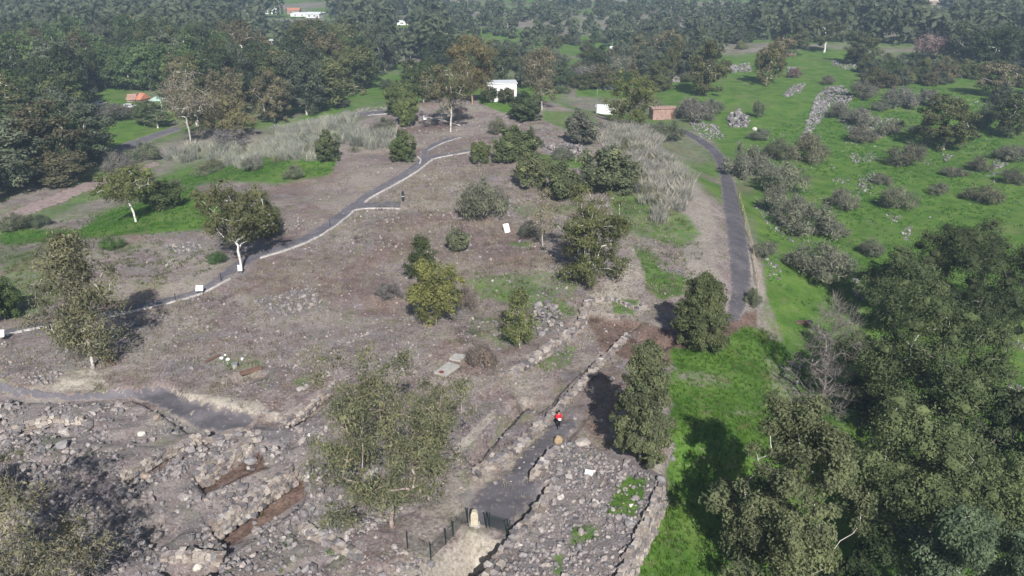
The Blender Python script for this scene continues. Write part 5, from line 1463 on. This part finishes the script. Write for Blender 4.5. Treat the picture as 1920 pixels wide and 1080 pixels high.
# ------------------------------------------------------------------ pale stone edging of the paths
def edging(px, label, size=.24):
    A = np.array([at(*p) for p in smooth_line(px)])
    L = np.sum(np.linalg.norm(np.diff(A, axis=0), axis=1))
    A = resample(A, max(4, int(L / (size * 1.25))))
    A[:, 2] = hz(A[:, 0], A[:, 1])
    t = tag(empty('path_edging', A[0]), label, 'kerb', 'pale stone edgings of the footpath')
    rg = np.random.default_rng(len(px))
    n = len(A)
    B = np.array([CUBE * .5 * np.array([size * 1.3, size * .9, size * .8]) * (1 + rg.normal(0, .12, CUBE.shape)) for _ in range(n)])
    d = np.gradient(A[:, :2], axis=0); an = np.arctan2(d[:, 1], d[:, 0]) + rg.normal(0, .15, n)
    c, s = np.cos(an), np.sin(an)
    V = np.stack([B[..., 0] * c[:, None] - B[..., 1] * s[:, None], B[..., 0] * s[:, None] + B[..., 1] * c[:, None], B[..., 2] + size * .25], -1) + (A - A[0])[:, None, :]
    F_ = (CUBEF[None] + (np.arange(n) * 8)[:, None, None]).reshape(-1, 4)
    o = link('kerb_stones', mesh_np('kerb_stones', V.reshape(-1, 3), [F_], [M['kerb']]), t); o['kind'] = 'stuff'
edging([(0, 633), (30, 624), (84, 614)], 'white kerb of the footpath left of the tall eucalyptus', .3)
edging([(205, 595), (260, 583), (310, 571), (376, 554), (430, 524)], 'white kerb of the footpath between the tall eucalyptus and the signboard', .26)
edging([(490, 484), (545, 468), (604, 443), (656, 405), (664, 393), (710, 391), (748, 392)], 'white kerb of the footpath from the white-trunked tree to the short spur', .3)
edging([(686, 379), (694, 372), (740, 348), (784, 322), (806, 304), (814, 298), (852, 291), (882, 286)], 'bright white kerb of the footpath from the spur to the bushes', .34)
edging([(783, 295), (790, 300), (787, 308)], 'short white kerb at the footpath fork', .3)
edging([(803, 283), (830, 268), (862, 259)], 'thin pale kerb of the branch to the crest', .22)
edging([(690, 217), (720, 215), (750, 211)], 'white kerb of the crest path', .36)

# ------------------------------------------------------------------ small built things
def post_sign(name, bx, by, w, h, board_h, label, tilt=-.6, legs=2, rz=0.0):
    p = at(bx, by)
    t = tag(empty(name, p, rz), label, 'sign', 'signs along the footpath')
    b = MB(); b.box((0, 0, h), (w, .04, board_h), 0, tilt); b.build('board', M['white'], t)
    for s in ((-1, 1) if legs == 2 else (0,)):
        q = MB(); q.tube((s * w * .36, 0, -.1), (s * w * .36, 0, h), .03); q.build('leg', M['dark_metal'], t)
    f = MB()
    for sx in (-1, 1): f.tube((sx * w / 2, -.02, h - board_h * .42), (sx * w / 2, .01, h + board_h * .42), .018)
    f.build('frame', M['steel'], t)
    g = MB(); g.box((0, -.034, h + .005), (w * .78, .012, board_h * .5), 0, tilt); g.build('text_panel', plain('sign_print', (.60, .66, .70), .5, .25, 9), t)
    return t
post_sign('information_sign', 376, 553, .95, .95, .75, 'white information board on legs at the footpath near the white-trunked tree')
post_sign('information_sign', 4, 640, .9, 1.0, .8, 'white information board at the left picture edge beside the footpath', rz=.15)
post_sign('information_sign', 451, 512, .6, .75, .85, 'upright white panel at the foot of the white-trunked tree', tilt=-.15)
post_sign('information_sign', 1104, 893, .7, .4, .5, 'pale tilted sign lying low on the stone platform', tilt=-1.2, rz=-.3)
post_sign('information_sign', 797, 228, .7, 1.0, 1.1, 'small white sign at the crest near the bent eucalyptus', tilt=-.1)
# tilted white slab, standing stone, long flat slab
def block(name, bx, by, size, label, cat, m, rz=0, tilt=0, seed=1, lift=.4, group=None):
    rg = np.random.default_rng(seed)
    p = at(bx, by)
    bm = bmesh.new(); bmesh.ops.create_cube(bm, size=1)
    bmesh.ops.scale(bm, vec=size, verts=bm.verts)
    bmesh.ops.subdivide_edges(bm, edges=bm.edges, cuts=2, use_grid_fill=True)
    for v in bm.verts: v.co += Vector(rg.normal(0, min(size) * .05, 3))
    bmesh.ops.bevel(bm, geom=[e for e in bm.edges if e.calc_face_angle(0) > .9], offset=min(size) * .12, segments=1, affect='EDGES')
    me = bpy.data.meshes.new(name); bm.to_mesh(me); bm.free(); me.materials.append(m)
    return tag(link(name, me, None, (p.x, p.y, p.z + lift), (tilt, 0, rz)), label, cat, group)
M['slab'] = plain('weathered_slab', (.36, .345, .32), .9, .2, 3)
block('stone_slab', 950, 434, (.9, .3, 1.6), 'tilted white stone slab standing in the grass of the mound', 'slab', M['white'], .5, -.5, 3, .45)
block('flat_slab', 838, 695, (1.5, 2.6, .3), 'long pale flat slab lying on the dirt right of the open-crowned tree', 'slab', M['slab'], -.55, 0, 4, .12)
block('flat_slab', 858, 672, (1.3, 1.4, .22), 'smaller pale slab touching the far end of the long one', 'slab', M['slab'], -.4, 0, 5, .1)
ps = at(828, 702)
lid = MB(); lid.tube((0, 0, 0), (0, 0, .12), .3, .26, 10); tag(lid.build('rusty_lid', plain('rust', (.17, .045, .035), .9, .3, 8), None, (ps.x, ps.y, ps.z + .2)), 'dark red rusty lid at the near end of the pale slab', 'lid')
# pale stele between the fence runs
p = at(890, 984)
t = tag(empty('stone_stele', p), 'pale yellow standing stone between the two fence runs', 'stele')
b = MB(); prof = [(-.29, 0), (.29, 0), (.30, .8), (.28, 1.15), (.18, 1.36), (0, 1.42), (-.18, 1.36), (-.28, 1.15), (-.30, .8)]
n = len(prof); V = [(x, -.17, z) for x, z in prof] + [(x, .17, z) for x, z in prof]
b.add(V, [tuple(range(n)), tuple(range(2 * n - 1, n - 1, -1))] + [(i, n + i, n + (i + 1) % n, (i + 1) % n) for i in range(n)])
b.build('slab', M['limestone'], t)
b = MB(); b.box((0, 0, .0), (.85, .55, .2)); b.build('plinth', M['slab'], t)

# mesh fence round the pit
FP = [(764, 1028), (808, 1049), (836, 1021), (850, 1006), (877, 980)]
FP2 = [(912, 990), (951, 1005)]
def fence(pts, label, hgt=1.35, z=None):
    W = [Vector((*flat(x, y, z if z is not None else at(x, y).z), z if z is not None else at(x, y).z)) for x, y in pts]
    for w in W: w.z = float(hz(w.x, w.y))
    t = tag(empty('wire_fence', W[0]), label, 'fence', 'dark wire fences round the pit')
    o = W[0]
    for w in W:
        q = MB(); q.box((w.x - o.x, w.y - o.y, w.z - o.z + hgt / 2 - .1), (.085, .085, hgt + .25)); pst = q.build('post', M['dark_metal'], t)
        q = MB(); q.box((w.x - o.x, w.y - o.y, w.z - o.z + hgt + .05), (.11, .11, .05)); q.build('cap', M['dark_metal'], pst)
    for a, c in zip(W[:-1], W[1:]):
        a, c = a - o, c - o
        q = MB()
        for k in range(9): 
            zz = Vector((0, 0, .12 + (hgt - .15) * k / 8)); r_ = .018 if k in (0, 8) else .008
            q.tube(a + zz, c + zz, r_, None, 4)
        L = (c - a).length; m_ = max(2, int(L / .1))
        for k in range(1, m_):
            b_ = a.lerp(c, k / m_); q.tube(b_ + Vector((0, 0, .1)), b_ + Vector((0, 0, hgt)), .006, None, 3)
        q.build('mesh_panel', M['dark_metal'], t)
    return t
fence(FP, 'dark green wire fence zigzagging above the pit, left of the standing stone')
fence(FP2, 'dark green wire fence run from the standing stone to the courtyard wall')
fence([(918, 988), (956, 1002)], 'dark gate leaf set just behind the right fence run', 1.3)

# handrail along the road
RP = [(1386, 372), (1392, 395), (1398, 418), (1404, 442), (1409, 465), (1413, 490), (1418, 515), (1421, 540)]
W = [at(*p) for p in RP]
t = tag(empty('road_fence', W[0]), 'pale post and rail fence along the outer edge of the asphalt road', 'fence')
for w in W:
    q = MB(); d = w - W[0]; q.tube((d.x, d.y, d.z - .2), (d.x, d.y, d.z + 1.15), .07, .06); q.build('post', M['pale_wood'], t)
for k, zz in enumerate((.55, 1.08)):
    for a, c in zip(W[:-1], W[1:]):
        q = MB(); q.tube(a - W[0] + Vector((0, 0, zz)), c - W[0] + Vector((0, 0, zz)), .045); q.build('rail', M['pale_wood'], t)

# short dark path posts joined by nothing, one thing each
for k, (x, y, lab) in enumerate([(330, 566, 'thin dark path post at the kerb in the middle of the tree shadow path'), (274, 580, 'thin dark path post at the shaded kerb of the footpath'), (415, 527, 'thin dark path post just before the white-trunked tree'), (619, 425, 'thin dark path post at the footpath bend above the bare slope')]):
    p = at(x, y)
    t = tag(empty('path_post', p), lab, 'post', 'posts along the footpath')
    q = MB(); q.tube((0, 0, -.2), (0, 0, 1.1), .045); q.build('shaft', M['dark_metal'], t)
    q = MB(); q.tube((0, 0, 1.1), (0, 0, 1.18), .065, .03); q.build('cap', M['dark_metal'], t)
p = at(756, 378)
t = tag(empty('dark_post', p), 'dark square post with a pale band at the end of the paved spur', 'post')
q = MB(); q.box((0, 0, .45), (.42, .42, .95)); q.build('base', M['glass'], t)
q = MB(); q.box((0, 0, 1.0), (.4, .4, .16)); q.build('band', M['kerb'], t)
q = MB(); q.box((0, 0, 1.4), (.42, .42, .65)); q.tube((0, 0, 1.72), (0, 0, 1.95), .14, .1); q.build('head', M['glass'], t)

# timber and sacks in the excavation
def beam(a, c, r, label, lift=.3):
    A, B = at(*a), at(*c)
    q = MB(); d = B - A
    q.box((d.x / 2, d.y / 2, d.z / 2), (d.length, r, r * .8), math.atan2(d.y, d.x))
    return tag(q.build('timber_beam', M['wood'], None, (A.x, A.y, A.z + lift)), label, 'beam', 'timber beams in the excavation')
beam((452, 708), (490, 692), .42, 'thick brown timber beam over the small square pit', .35)
beam((385, 682), (412, 668), .22, 'thin brown timber beam beside the white sacks', .2)
beam((196, 676), (214, 686), .25, 'brown fallen log at the foot of the tall eucalyptus', .2)
beam((1492, 604), (1520, 612), .55, 'pale yellow timber lying in the grass above the dead tree', .25)['label'] = 'pale weathered timber lying in the grass above the dead tree'
for k, (x, y, w, lab) in enumerate([(416, 673, 9, 'left one of the white sacks beside the thin beam'), (427, 676, 9, 'middle white sack beside the thin beam'), (455, 675, 9, 'right white sack standing apart from the other two'), (422, 667, 6, 'small white sack behind the other two')]):
    p = at(x, y); s = w * mpp(p) / 2
    o = link('white_sack', lump_mesh('white_sack', 60 + k, M['white'], 2), None, (p.x, p.y, p.z + s * .5), (0, 0, k), (s, s * .75, s * .7))
    tag(o, lab, 'sack', 'white sacks in the excavation')
p = at(441, 690)
t = tag(empty('bucket', p), 'grey-white bucket in the weedy hollow of the excavation', 'bucket')
q = MB(); q.tube((0, 0, 0), (0, 0, .55), .24, .32, 12); q.build('body', M['slab'], t)
q = MB(); q.tube((0, 0, .54), (0, 0, .6), .35, .35, 12); q.build('rim', M['steel'], t)

# fallen pale trunk below the bent eucalyptus
A, B = at(800, 222), at(862, 238); q = MB(); d = B - A
q.tube((0, 0, 0), tuple(d * .5 + Vector((0, 0, .2))), .07, .1); q.tube(tuple(d * .5 + Vector((0, 0, .2))), tuple(d), .1, .15)
tag(q.build('fallen_trunk', M['bark_white'], None, A + Vector((0, 0, .35))), 'pale fallen trunk lying under the bent crest eucalyptus', 'log')

# ------------------------------------------------------------------ person
def person():
    p = at(1047, 801)
    t = tag(empty('person', p, math.radians(8)), 'person in red top and black trousers with white paper on the courtyard path', 'person')
    def skin(name, pts, edges, rad, m, parent, root=0, sub=2):
        me = bpy.data.meshes.new(name); me.from_pydata(pts, edges, []); me.update()
        o = link(name, me, parent)
        sk = o.modifiers.new('skin', 'SKIN'); sk.use_smooth_shade = True
        lay = me.skin_vertices[0].data if me.skin_vertices else None
        if lay is None:
            bpy.context.view_layer.objects.active = o
            lay = me.skin_vertices[0].data
        for v, r in zip(lay, rad): v.radius = (r, r) if not isinstance(r, tuple) else r
        lay[root].use_root = True
        sb = o.modifiers.new('sub', 'SUBSURF'); sb.levels = sub; sb.render_levels = sub
        me.materials.append(m)
        return o
    # facing -y (towards the camera), one step forward
    J = {'pel': (0, 0, .95), 'bel': (0, -.01, 1.1), 'chest': (0, 0, 1.3), 'neckb': (0, 0, 1.45), 'neck': (0, -.02, 1.52), 'headl': (0, -.03, 1.6), 'head': (0, -.03, 1.68), 'crown': (0, -.02, 1.76), 'nose': (0, -.125, 1.64),
         'hl': (-.1, 0, .9), 'kl': (-.11, -.17, .5), 'al': (-.11, -.14, .09), 'tl': (-.12, -.33, .04), 'hr': (.1, 0, .9), 'kr': (.11, -.02, .5), 'ar': (.11, .2, .12), 'tr': (.12, .04, .04),
         'sl': (-.19, 0, 1.41), 'el': (-.27, -.04, 1.14), 'wl': (-.13, -.27, 1.1), 'sr': (.19, 0, 1.41), 'er': (.29, .02, 1.12), 'wr': (.2, -.2, 1.05)}
    names = list(J)
    R = {'pel': .145, 'bel': .125, 'chest': .15, 'neckb': .075, 'neck': .055, 'headl': .085, 'head': .1, 'crown': .07, 'nose': .014, 'hl': .1, 'kl': .06, 'al': .042, 'tl': .035, 'hr': .1, 'kr': .06, 'ar': .042, 'tr': .035,
         'sl': .07, 'el': .045, 'wl': .03, 'sr': .07, 'er': .045, 'wr': .03}
    Ed = [('pel', 'bel'), ('bel', 'chest'), ('chest', 'neckb'), ('neckb', 'neck'), ('neck', 'headl'), ('headl', 'head'), ('head', 'crown'), ('head', 'nose'), ('pel', 'hl'), ('hl', 'kl'), ('kl', 'al'), ('al', 'tl'), ('pel', 'hr'), ('hr', 'kr'), ('kr', 'ar'), ('ar', 'tr'),
          ('neckb', 'sl'), ('sl', 'el'), ('el', 'wl'), ('neckb', 'sr'), ('sr', 'er'), ('er', 'wr')]
    for s, wk in (('l', 'wl'), ('r', 'wr')):
        w = np.array(J[wk]); d = np.array([.25 if s == 'l' else -.25, -.9, -.1]); d /= np.linalg.norm(d); side = np.array([d[1], -d[0], 0])
        J['p' + s] = tuple(w + d * .07); R['p' + s] = .034; names.append('p' + s); Ed.append((wk, 'p' + s))
        for k, (off, ln) in enumerate(((-.03, .075), (-.01, .085), (.01, .08), (.03, .062))):
            a = f'f{s}{k}'; J[a + 'a'] = tuple(w + d * (.08 + ln * .5) + side * off); J[a + 'b'] = tuple(w + d * (.08 + ln) + side * off + np.array([0, 0, -.025]))
            for q in 'ab': R[a + q] = .009; names.append(a + q)
            Ed += [('p' + s, a + 'a'), (a + 'a', a + 'b')]
        sg = 1 if s == 'l' else -1
        a = 't' + s + 'h'; J[a] = tuple(w + d * .07 + side * .05 * sg + np.array([0, 0, .02])); R[a] = .011; names.append(a); Ed.append((wk, a))
    ix = {n: i for i, n in enumerate(names)}
    skinm = plain('skin', (.42, .26, .19), .6, .1)
    skin('body', [J[n] for n in names], [(ix[a], ix[b]) for a, b in Ed], [R[n] for n in names], skinm, t, 0, 1)
    up = ['pel', 'bel', 'chest', 'neckb', 'sl', 'el', 'sr', 'er']
    wl2, wr2 = tuple(np.array(J['el']) * .1 + np.array(J['wl']) * .9), tuple(np.array(J['er']) * .1 + np.array(J['wr']) * .9)
    skin('jacket', [J[n] for n in up] + [wl2, wr2], [(0, 1), (1, 2), (2, 3), (3, 4), (4, 5), (5, 8), (3, 6), (6, 7), (7, 9)], [(.19, .15), (.175, .145), (.195, .155), (.10, .09), .09, .065, .09, .065, .048, .048], plain('red_cloth', (.55, .022, .035), .8, .2), t)
    lg = ['pel', 'hl', 'kl', 'al', 'hr', 'kr', 'ar']
    skin('trousers', [J[n] for n in lg], [(0, 1), (1, 2), (2, 3), (0, 4), (4, 5), (5, 6)], [.165, .118, .082, .062, .118, .082, .062], plain('black_cloth', (.012, .012, .016), .8, .3), t)
    hair = skin('hair', [(0, .015, 1.7), (0, .0, 1.775), (0, .06, 1.64)], [(0, 1), (0, 2)], [.112, .075, .08], plain('dark_hair', (.02, .014, .01), .6, .3), t)
    for s in (-1, 1):
        b = MB(); b.box((s * .12, -.26 if s < 0 else .1, .06), (.12, .32, .13)); b.build('shoe', M['glass'], t)
        b = MB(); b.box((s * .036, -.118, 1.69), (.024, .012, .014)); b.build('eye', M['glass'], t)
    b = MB(); b.box((0, -.122, 1.595), (.05, .012, .012)); b.build('mouth', plain('lips', (.35, .12, .1), .6, .1), t)
    o = bpy.data.objects.new('white_paper', None)
    b = MB(); b.box((0, 0, 0), (.23, .01, .2), 0, -.9); b.box((.0, .012, .012), (.22, .008, .19), .06, -.85)
    R_ = Matrix.Rotation(math.radians(8), 4, 'Z') @ Vector((.03, -.36, 1.08))
    tag(b.build('paper_sheet', M['white'], None, p + R_, (0, 0, math.radians(8))), 'white sheet of paper held by the person in the red top', 'paper')
person()

# ------------------------------------------------------------------ buildings, vehicles and poles further off
def gable_house(name, bx, by, wpx, hpx, depth, label, wall_m, roof_m, rz=0.0, roof_h=1.3, windows=2, cat='building', door=True, group=None):
    p = at(bx, by); k = mpp(p); w, h = wpx * k, hpx * k
    t = tag(empty(name, p, rz), label, cat, group)
    b = MB(); b.box((0, 0, h / 2 - .3), (w, depth, h + .6)); b.build('wall', wall_m, t)
    r = MB(); e = .3
    V = [(-w / 2 - e, -depth / 2 - e, h), (w / 2 + e, -depth / 2 - e, h), (w / 2 + e, depth / 2 + e, h), (-w / 2 - e, depth / 2 + e, h), (-w / 2 - e, 0, h + roof_h), (w / 2 + e, 0, h + roof_h)]
    if roof_h < .2: r = MB(); r.box((0, 0, h + .12), (w + .5, depth + .5, .22))
    else: r.add(V, [(0, 1, 5, 4), (2, 3, 4, 5), (0, 4, 3), (1, 2, 5), (0, 3, 2, 1)])
    r.build('roof', roof_m, t)
    for i in range(windows):
        x = -w / 2 + w * (i + .7) / (windows + .6)
        f = MB(); f.box((x, -depth / 2 - .03, h * .58), (w / (windows * 3.2), .1, h * .34)); fo = f.build('window', M['steel'], t)
        f = MB(); f.box((x, -depth / 2 - .085, h * .58), (w / (windows * 3.2) * .82, .03, h * .27)); f.build('pane', M['glass'], fo)
    if door:
        f = MB(); f.box((w * .36, -depth / 2 - .04, h * .34), (.95, .1, h * .68)); do = f.build('door', M['wood'], t)
        f = MB(); f.box((w * .36 + .3, -depth / 2 - .12, h * .34), (.1, .06, .05)); f.build('handle', M['steel'], do)
    return t
M['wallwhite'] = plain('white_plaster', (.80, .81, .82), .7, .07, 1)
M['tin'] = plain('tin_roof', (.62, .64, .66), .5, .12, 1)
M['brownwall'] = plain('brown_wall', (.30, .23, .19), .8, .2, 1)
M['greenroof'] = plain('green_canvas', (.36, .48, .43), .7, .15, 1)
M['hut'] = plain('faded_terracotta', (.31, .205, .17), .85, .35, 1.5)
gable_house('white_building', 940, 187, 54, 32, 5, 'white flat-roofed building half hidden behind the tall golden eucalyptus', M['wallwhite'], M['tin'], .1, .1, 3)
gable_house('white_shed', 1137, 214, 38, 15, 2.6, 'low bright white shed beside the slim pole', M['wallwhite'], M['wallwhite'], -.15, .1, 0, 'shed', False)
gable_house('terracotta_hut', 1241, 222, 44, 20, 4, 'low terracotta-coloured hut behind the leafy green tree', M['hut'], M['hut'], .15, .5, 0, 'hut')
GF = 'far farm buildings'
gable_house('farm_building', 578, 30, 58, 5, 12, 'long white farm roof at the top left', M['wallwhite'], M['wallwhite'], 0, .1, 4, group=GF)
gable_house('farm_building', 508, 25, 24, 7, 10, 'white farm house at the left end of the long roof', M['wallwhite'], M['tin'], .1, 1.5, 2, group=GF)
gable_house('farm_building', 552, 26, 22, 7, 10, 'pinkish farm house behind the long white roof', M['brownwall'], M['terracotta'], .1, 1.5, 2, group=GF)
gable_house('farm_building', 590, 33, 26, 7, 9, 'grey farm shed at the right end of the row', M['tin'], M['tin'], -.1, 1.2, 2, group=GF)
gable_house('farm_building', 462, 26, 12, 6, 8, 'tiny white shed left of the farm row', M['wallwhite'], M['tin'], 0, 1, 1, group=GF)
gable_house('farm_building', 754, 46, 20, 6, 8, 'small white roof among trees at the top centre', M['wallwhite'], M['wallwhite'], .2, .1, 1, group=GF)
gable_house('farm_building', 1752, 8, 34, 6, 14, 'beige roof at the top right edge', M['brownwall'], plain('beige_roof', (.52, .44, .38), .8, .15, 1), -.3, 2, 2, group=GF)
gable_house('farm_building', 1912, 118, 26, 6, 6, 'white low shed cut by the right edge', M['wallwhite'], M['tin'], 0, .1, 1, group=GF)
GT = 'shelters of the park below the mound'
gable_house('park_shelter', 250, 189, 14, 4, 4.5, 'left orange-roofed park shelter', M['brownwall'], plain('orange_roof', (.33, .21, .165), .8, .2, 1), .1, 1.6, 1, 'shelter', group=GT)
gable_house('park_shelter', 269, 189, 10, 4, 4.5, 'right orange-roofed park shelter with a steeper roof', M['brownwall'], M['terracotta'], -.4, 1.9, 1, 'shelter', group=GT)
# pale green canopy on posts
p = at(296, 206); k = mpp(p)
t = tag(empty('canopy', p, .1), 'pale green canopy on white posts in the park', 'canopy', GT)
b = MB(); w = 26 * k; b.add([(-w / 2, -2.5, 3.2), (w / 2, -2.5, 3.2), (w / 2, 2.5, 3.2), (-w / 2, 2.5, 3.2), (0, 0, 4.3)], [(0, 1, 4), (1, 2, 4), (2, 3, 4), (3, 0, 4), (3, 2, 1, 0)]); b.build('roof', M['greenroof'], t)
for sx in (-1, 1):
    for sy in (-1, 1):
        b = MB(); b.tube((sx * w * .45, sy * 2.2, -.3), (sx * w * .45, sy * 2.2, 3.2), .09); b.build('post', M['white'], t)
# white framed pavilion at (514,75)
p = at(515, 86); k = mpp(p); w, h = 24 * k, 11 * k
t = tag(empty('pavilion', p, .2), 'open white-framed pavilion in the far wood', 'pavilion')
b = MB(); b.box((0, 0, h), (w, 5, .3)); b.build('roof', M['tin'], t)
for x in (-.48, -.16, .16, .48):
    for y in (-2.3, 2.3):
        b = MB(); b.box((x * w, y, h / 2 - .2), (.25, .25, h + .2)); b.build('post', M['white'], t)
b = MB(); b.box((0, 2.2, h * .35), (w, .1, h * .7)); b.build('wall', M['brownwall'], t)

def car(bx, by, label, body_m, rz, group=None, s=1.0):
    p = at(bx, by)
    t = tag(empty('parked_car', p, rz), label, 'car', group); t.scale = (s, s, s)
    side = [(-2.1, .35), (2.1, .35), (2.15, .75), (1.2, .9), (.7, 1.42), (-1.2, 1.45), (-1.95, .95), (-2.15, .8)]
    n = len(side); b = MB()
    V = [(x, -.84 + (.12 if z > 1 else 0), z) for x, z in side] + [(x, .84 - (.12 if z > 1 else 0), z) for x, z in side]
    b.add(V, [tuple(range(n)), tuple(range(2 * n - 1, n - 1, -1))] + [(i, n + i, n + (i + 1) % n, (i + 1) % n) for i in range(n)])
    b.build('body', body_m, t)
    for sy in (-1, 1):
        b = MB(); b.add([(-1.35, sy * .80, .98), (1.0, sy * .80, .98), (.62, sy * .755, 1.36), (-1.1, sy * .755, 1.38)], [(0, 1, 2, 3)]); 
        b.v[-1][:, 1] += sy * .03; b.build('side_window', M['glass'], t)
    b = MB(); b.add([(1.2, -.72, .93), (1.2, .72, .93), (.74, .66, 1.4), (.74, -.66, 1.4)], [(0, 1, 2, 3)]); b.v[-1][:, 0] += .03; b.build('windscreen', M['glass'], t)
    for x in (-1.3, 1.35):
        for sy in (-1, 1):
            b = MB(); b.tube((x, sy * .7, .33), (x, sy * .9, .33), .33, None, 12); wh = b.build('wheel', plain('tyre', (.02, .02, .02), .8, .2), t)
            b = MB(); b.tube((x, sy * .89, .33), (x, sy * .915, .33), .19, None, 10); b.build('rim', M['steel'], wh)
    for sy in (-1, 1):
        b = MB(); b.box((2.13, sy * .6, .68), (.06, .3, .14)); b.build('headlight', M['white'], t)
GC = 'cars parked in the park below the mound'
M['carwhite'] = plain('white_car_paint', (.82, .83, .85), .25, .04, 1, 0, .5)
M['carblue'] = plain('dark_blue_car_paint', (.02, .03, .07), .25, .1, 1, 0, .5)
car(188, 198, 'white car parked at the left of the clearing', M['carwhite'], 1.3, GC)
car(243, 203, 'white car parked below the orange shelters', M['carwhite'], .15, GC)
car(967, 184, 'dark blue car parked beside the white building', M['carblue'], .7, None)
car(1140, 208 - 40, 'dark car half hidden in the far thicket', M['carblue'], .2, None)

def pole(bx, by, top, label, arm=False, lattice=False):
    p, H, _ = size_at(bx, by, top, 4)
    t = tag(empty('utility_pole', p), label, 'pole', 'poles')
    b = MB()
    if lattice:
        for sx in (-1, 1):
            for sy in (-1, 1): b.tube((sx * 1.0, sy * 1.0, -.5), (sx * .3, sy * .3, H), .12, .09, 4)
        for k in range(7):
            z0, z1 = H * k / 7, H * (k + 1) / 7; r0, r1 = 1.0 - .7 * k / 7, 1.0 - .7 * (k + 1) / 7
            for sy in (-1, 1): b.tube((-r0, sy * r0, z0), (r1, sy * r1, z1), .06, None, 4); b.tube((r0, sy * r0, z0), (-r1, sy * r1, z1), .06, None, 4)
    else: b.tube((0, 0, -.3), (0, 0, H), .12, .08, 8)
    b.build('shaft', M['steel'] if not lattice else M['white'], t)
    if arm:
        b = MB(); b.box((0, 0, H - .15), (H * .42, .18, .18)); b.build('crossarm', M['white'], t)
    else:
        b = MB(); b.tube((0, 0, H), (0, 0, H + .15), .12, .05, 8); b.build('cap', M['steel'], t)
pole(1118, 214, 168, 'slim grey pole standing beside the white shed')
pole(1892, 106, 76, 'white lattice power pole with crossarm at the right wood', True, True)
pole(770, 113, 80, 'pale slim pole rising from the wood at top centre')
p = at(1146, 98)
t = tag(empty('water_tank', p), 'small white tank with a mast in the far thicket', 'tank')
b = MB(); b.tube((0, 0, 0), (0, 0, 2.6), 1.0, 1.0, 12); b.build('body', M['white'], t)
b = MB(); b.tube((0, 0, 2.6), (0, 0, 3.0), 1.0, .2, 12); b.build('lid', M['tin'], t)
b = MB(); b.tube((.3, 0, 2.8), (.3, 0, 6.5), .08); b.build('mast', M['steel'], t)
for k, (x, y) in enumerate([(1262, 91), (1274, 92), (1268, 95), (1220, 84)]):
    p = at(x, y)
    b = MB(); b.box((0, 0, .7), (2.2, 1.6, 1.5), .4 * k); b.box((0, 0, 1.5), (1.9, 1.3, .25), .4 * k)
    tag(b.build('beehive_box', M['white'], None, p), ['left of the three white boxes in the far grass', 'right of the three white boxes in the far grass', 'lowest of the three white boxes in the far grass', 'lone white box left of the slim white-trunked eucalyptus'][k], 'box', 'white boxes in the far grass')

# ------------------------------------------------------------------ air
hm = bpy.data.materials.new('haze'); hm.use_nodes = True
ht = hm.node_tree; ht.nodes.clear()
ho = ht.nodes.new('ShaderNodeOutputMaterial'); pv = ht.nodes.new('ShaderNodeVolumePrincipled')
pv.inputs['Color'].default_value = (.58, .77, 1.0, 1)
pv.inputs['Density'].default_value = HAZE
pv.inputs['Anisotropy'].default_value = 0.0
ht.links.new(pv.outputs[0], ho.inputs['Volume'])
b = MB()
zlo, zhi = float(GZ.min()) - 1, max(CAM_Z + 4, float(GZ.max()) + 20)
b.box((0, 2400, (zlo + zhi) / 2), (8400, 6600, zhi - zlo))
haze = b.build('haze', hm)
tag(haze, 'thin bluish haze lying over the valley', 'haze', kind='stuff')
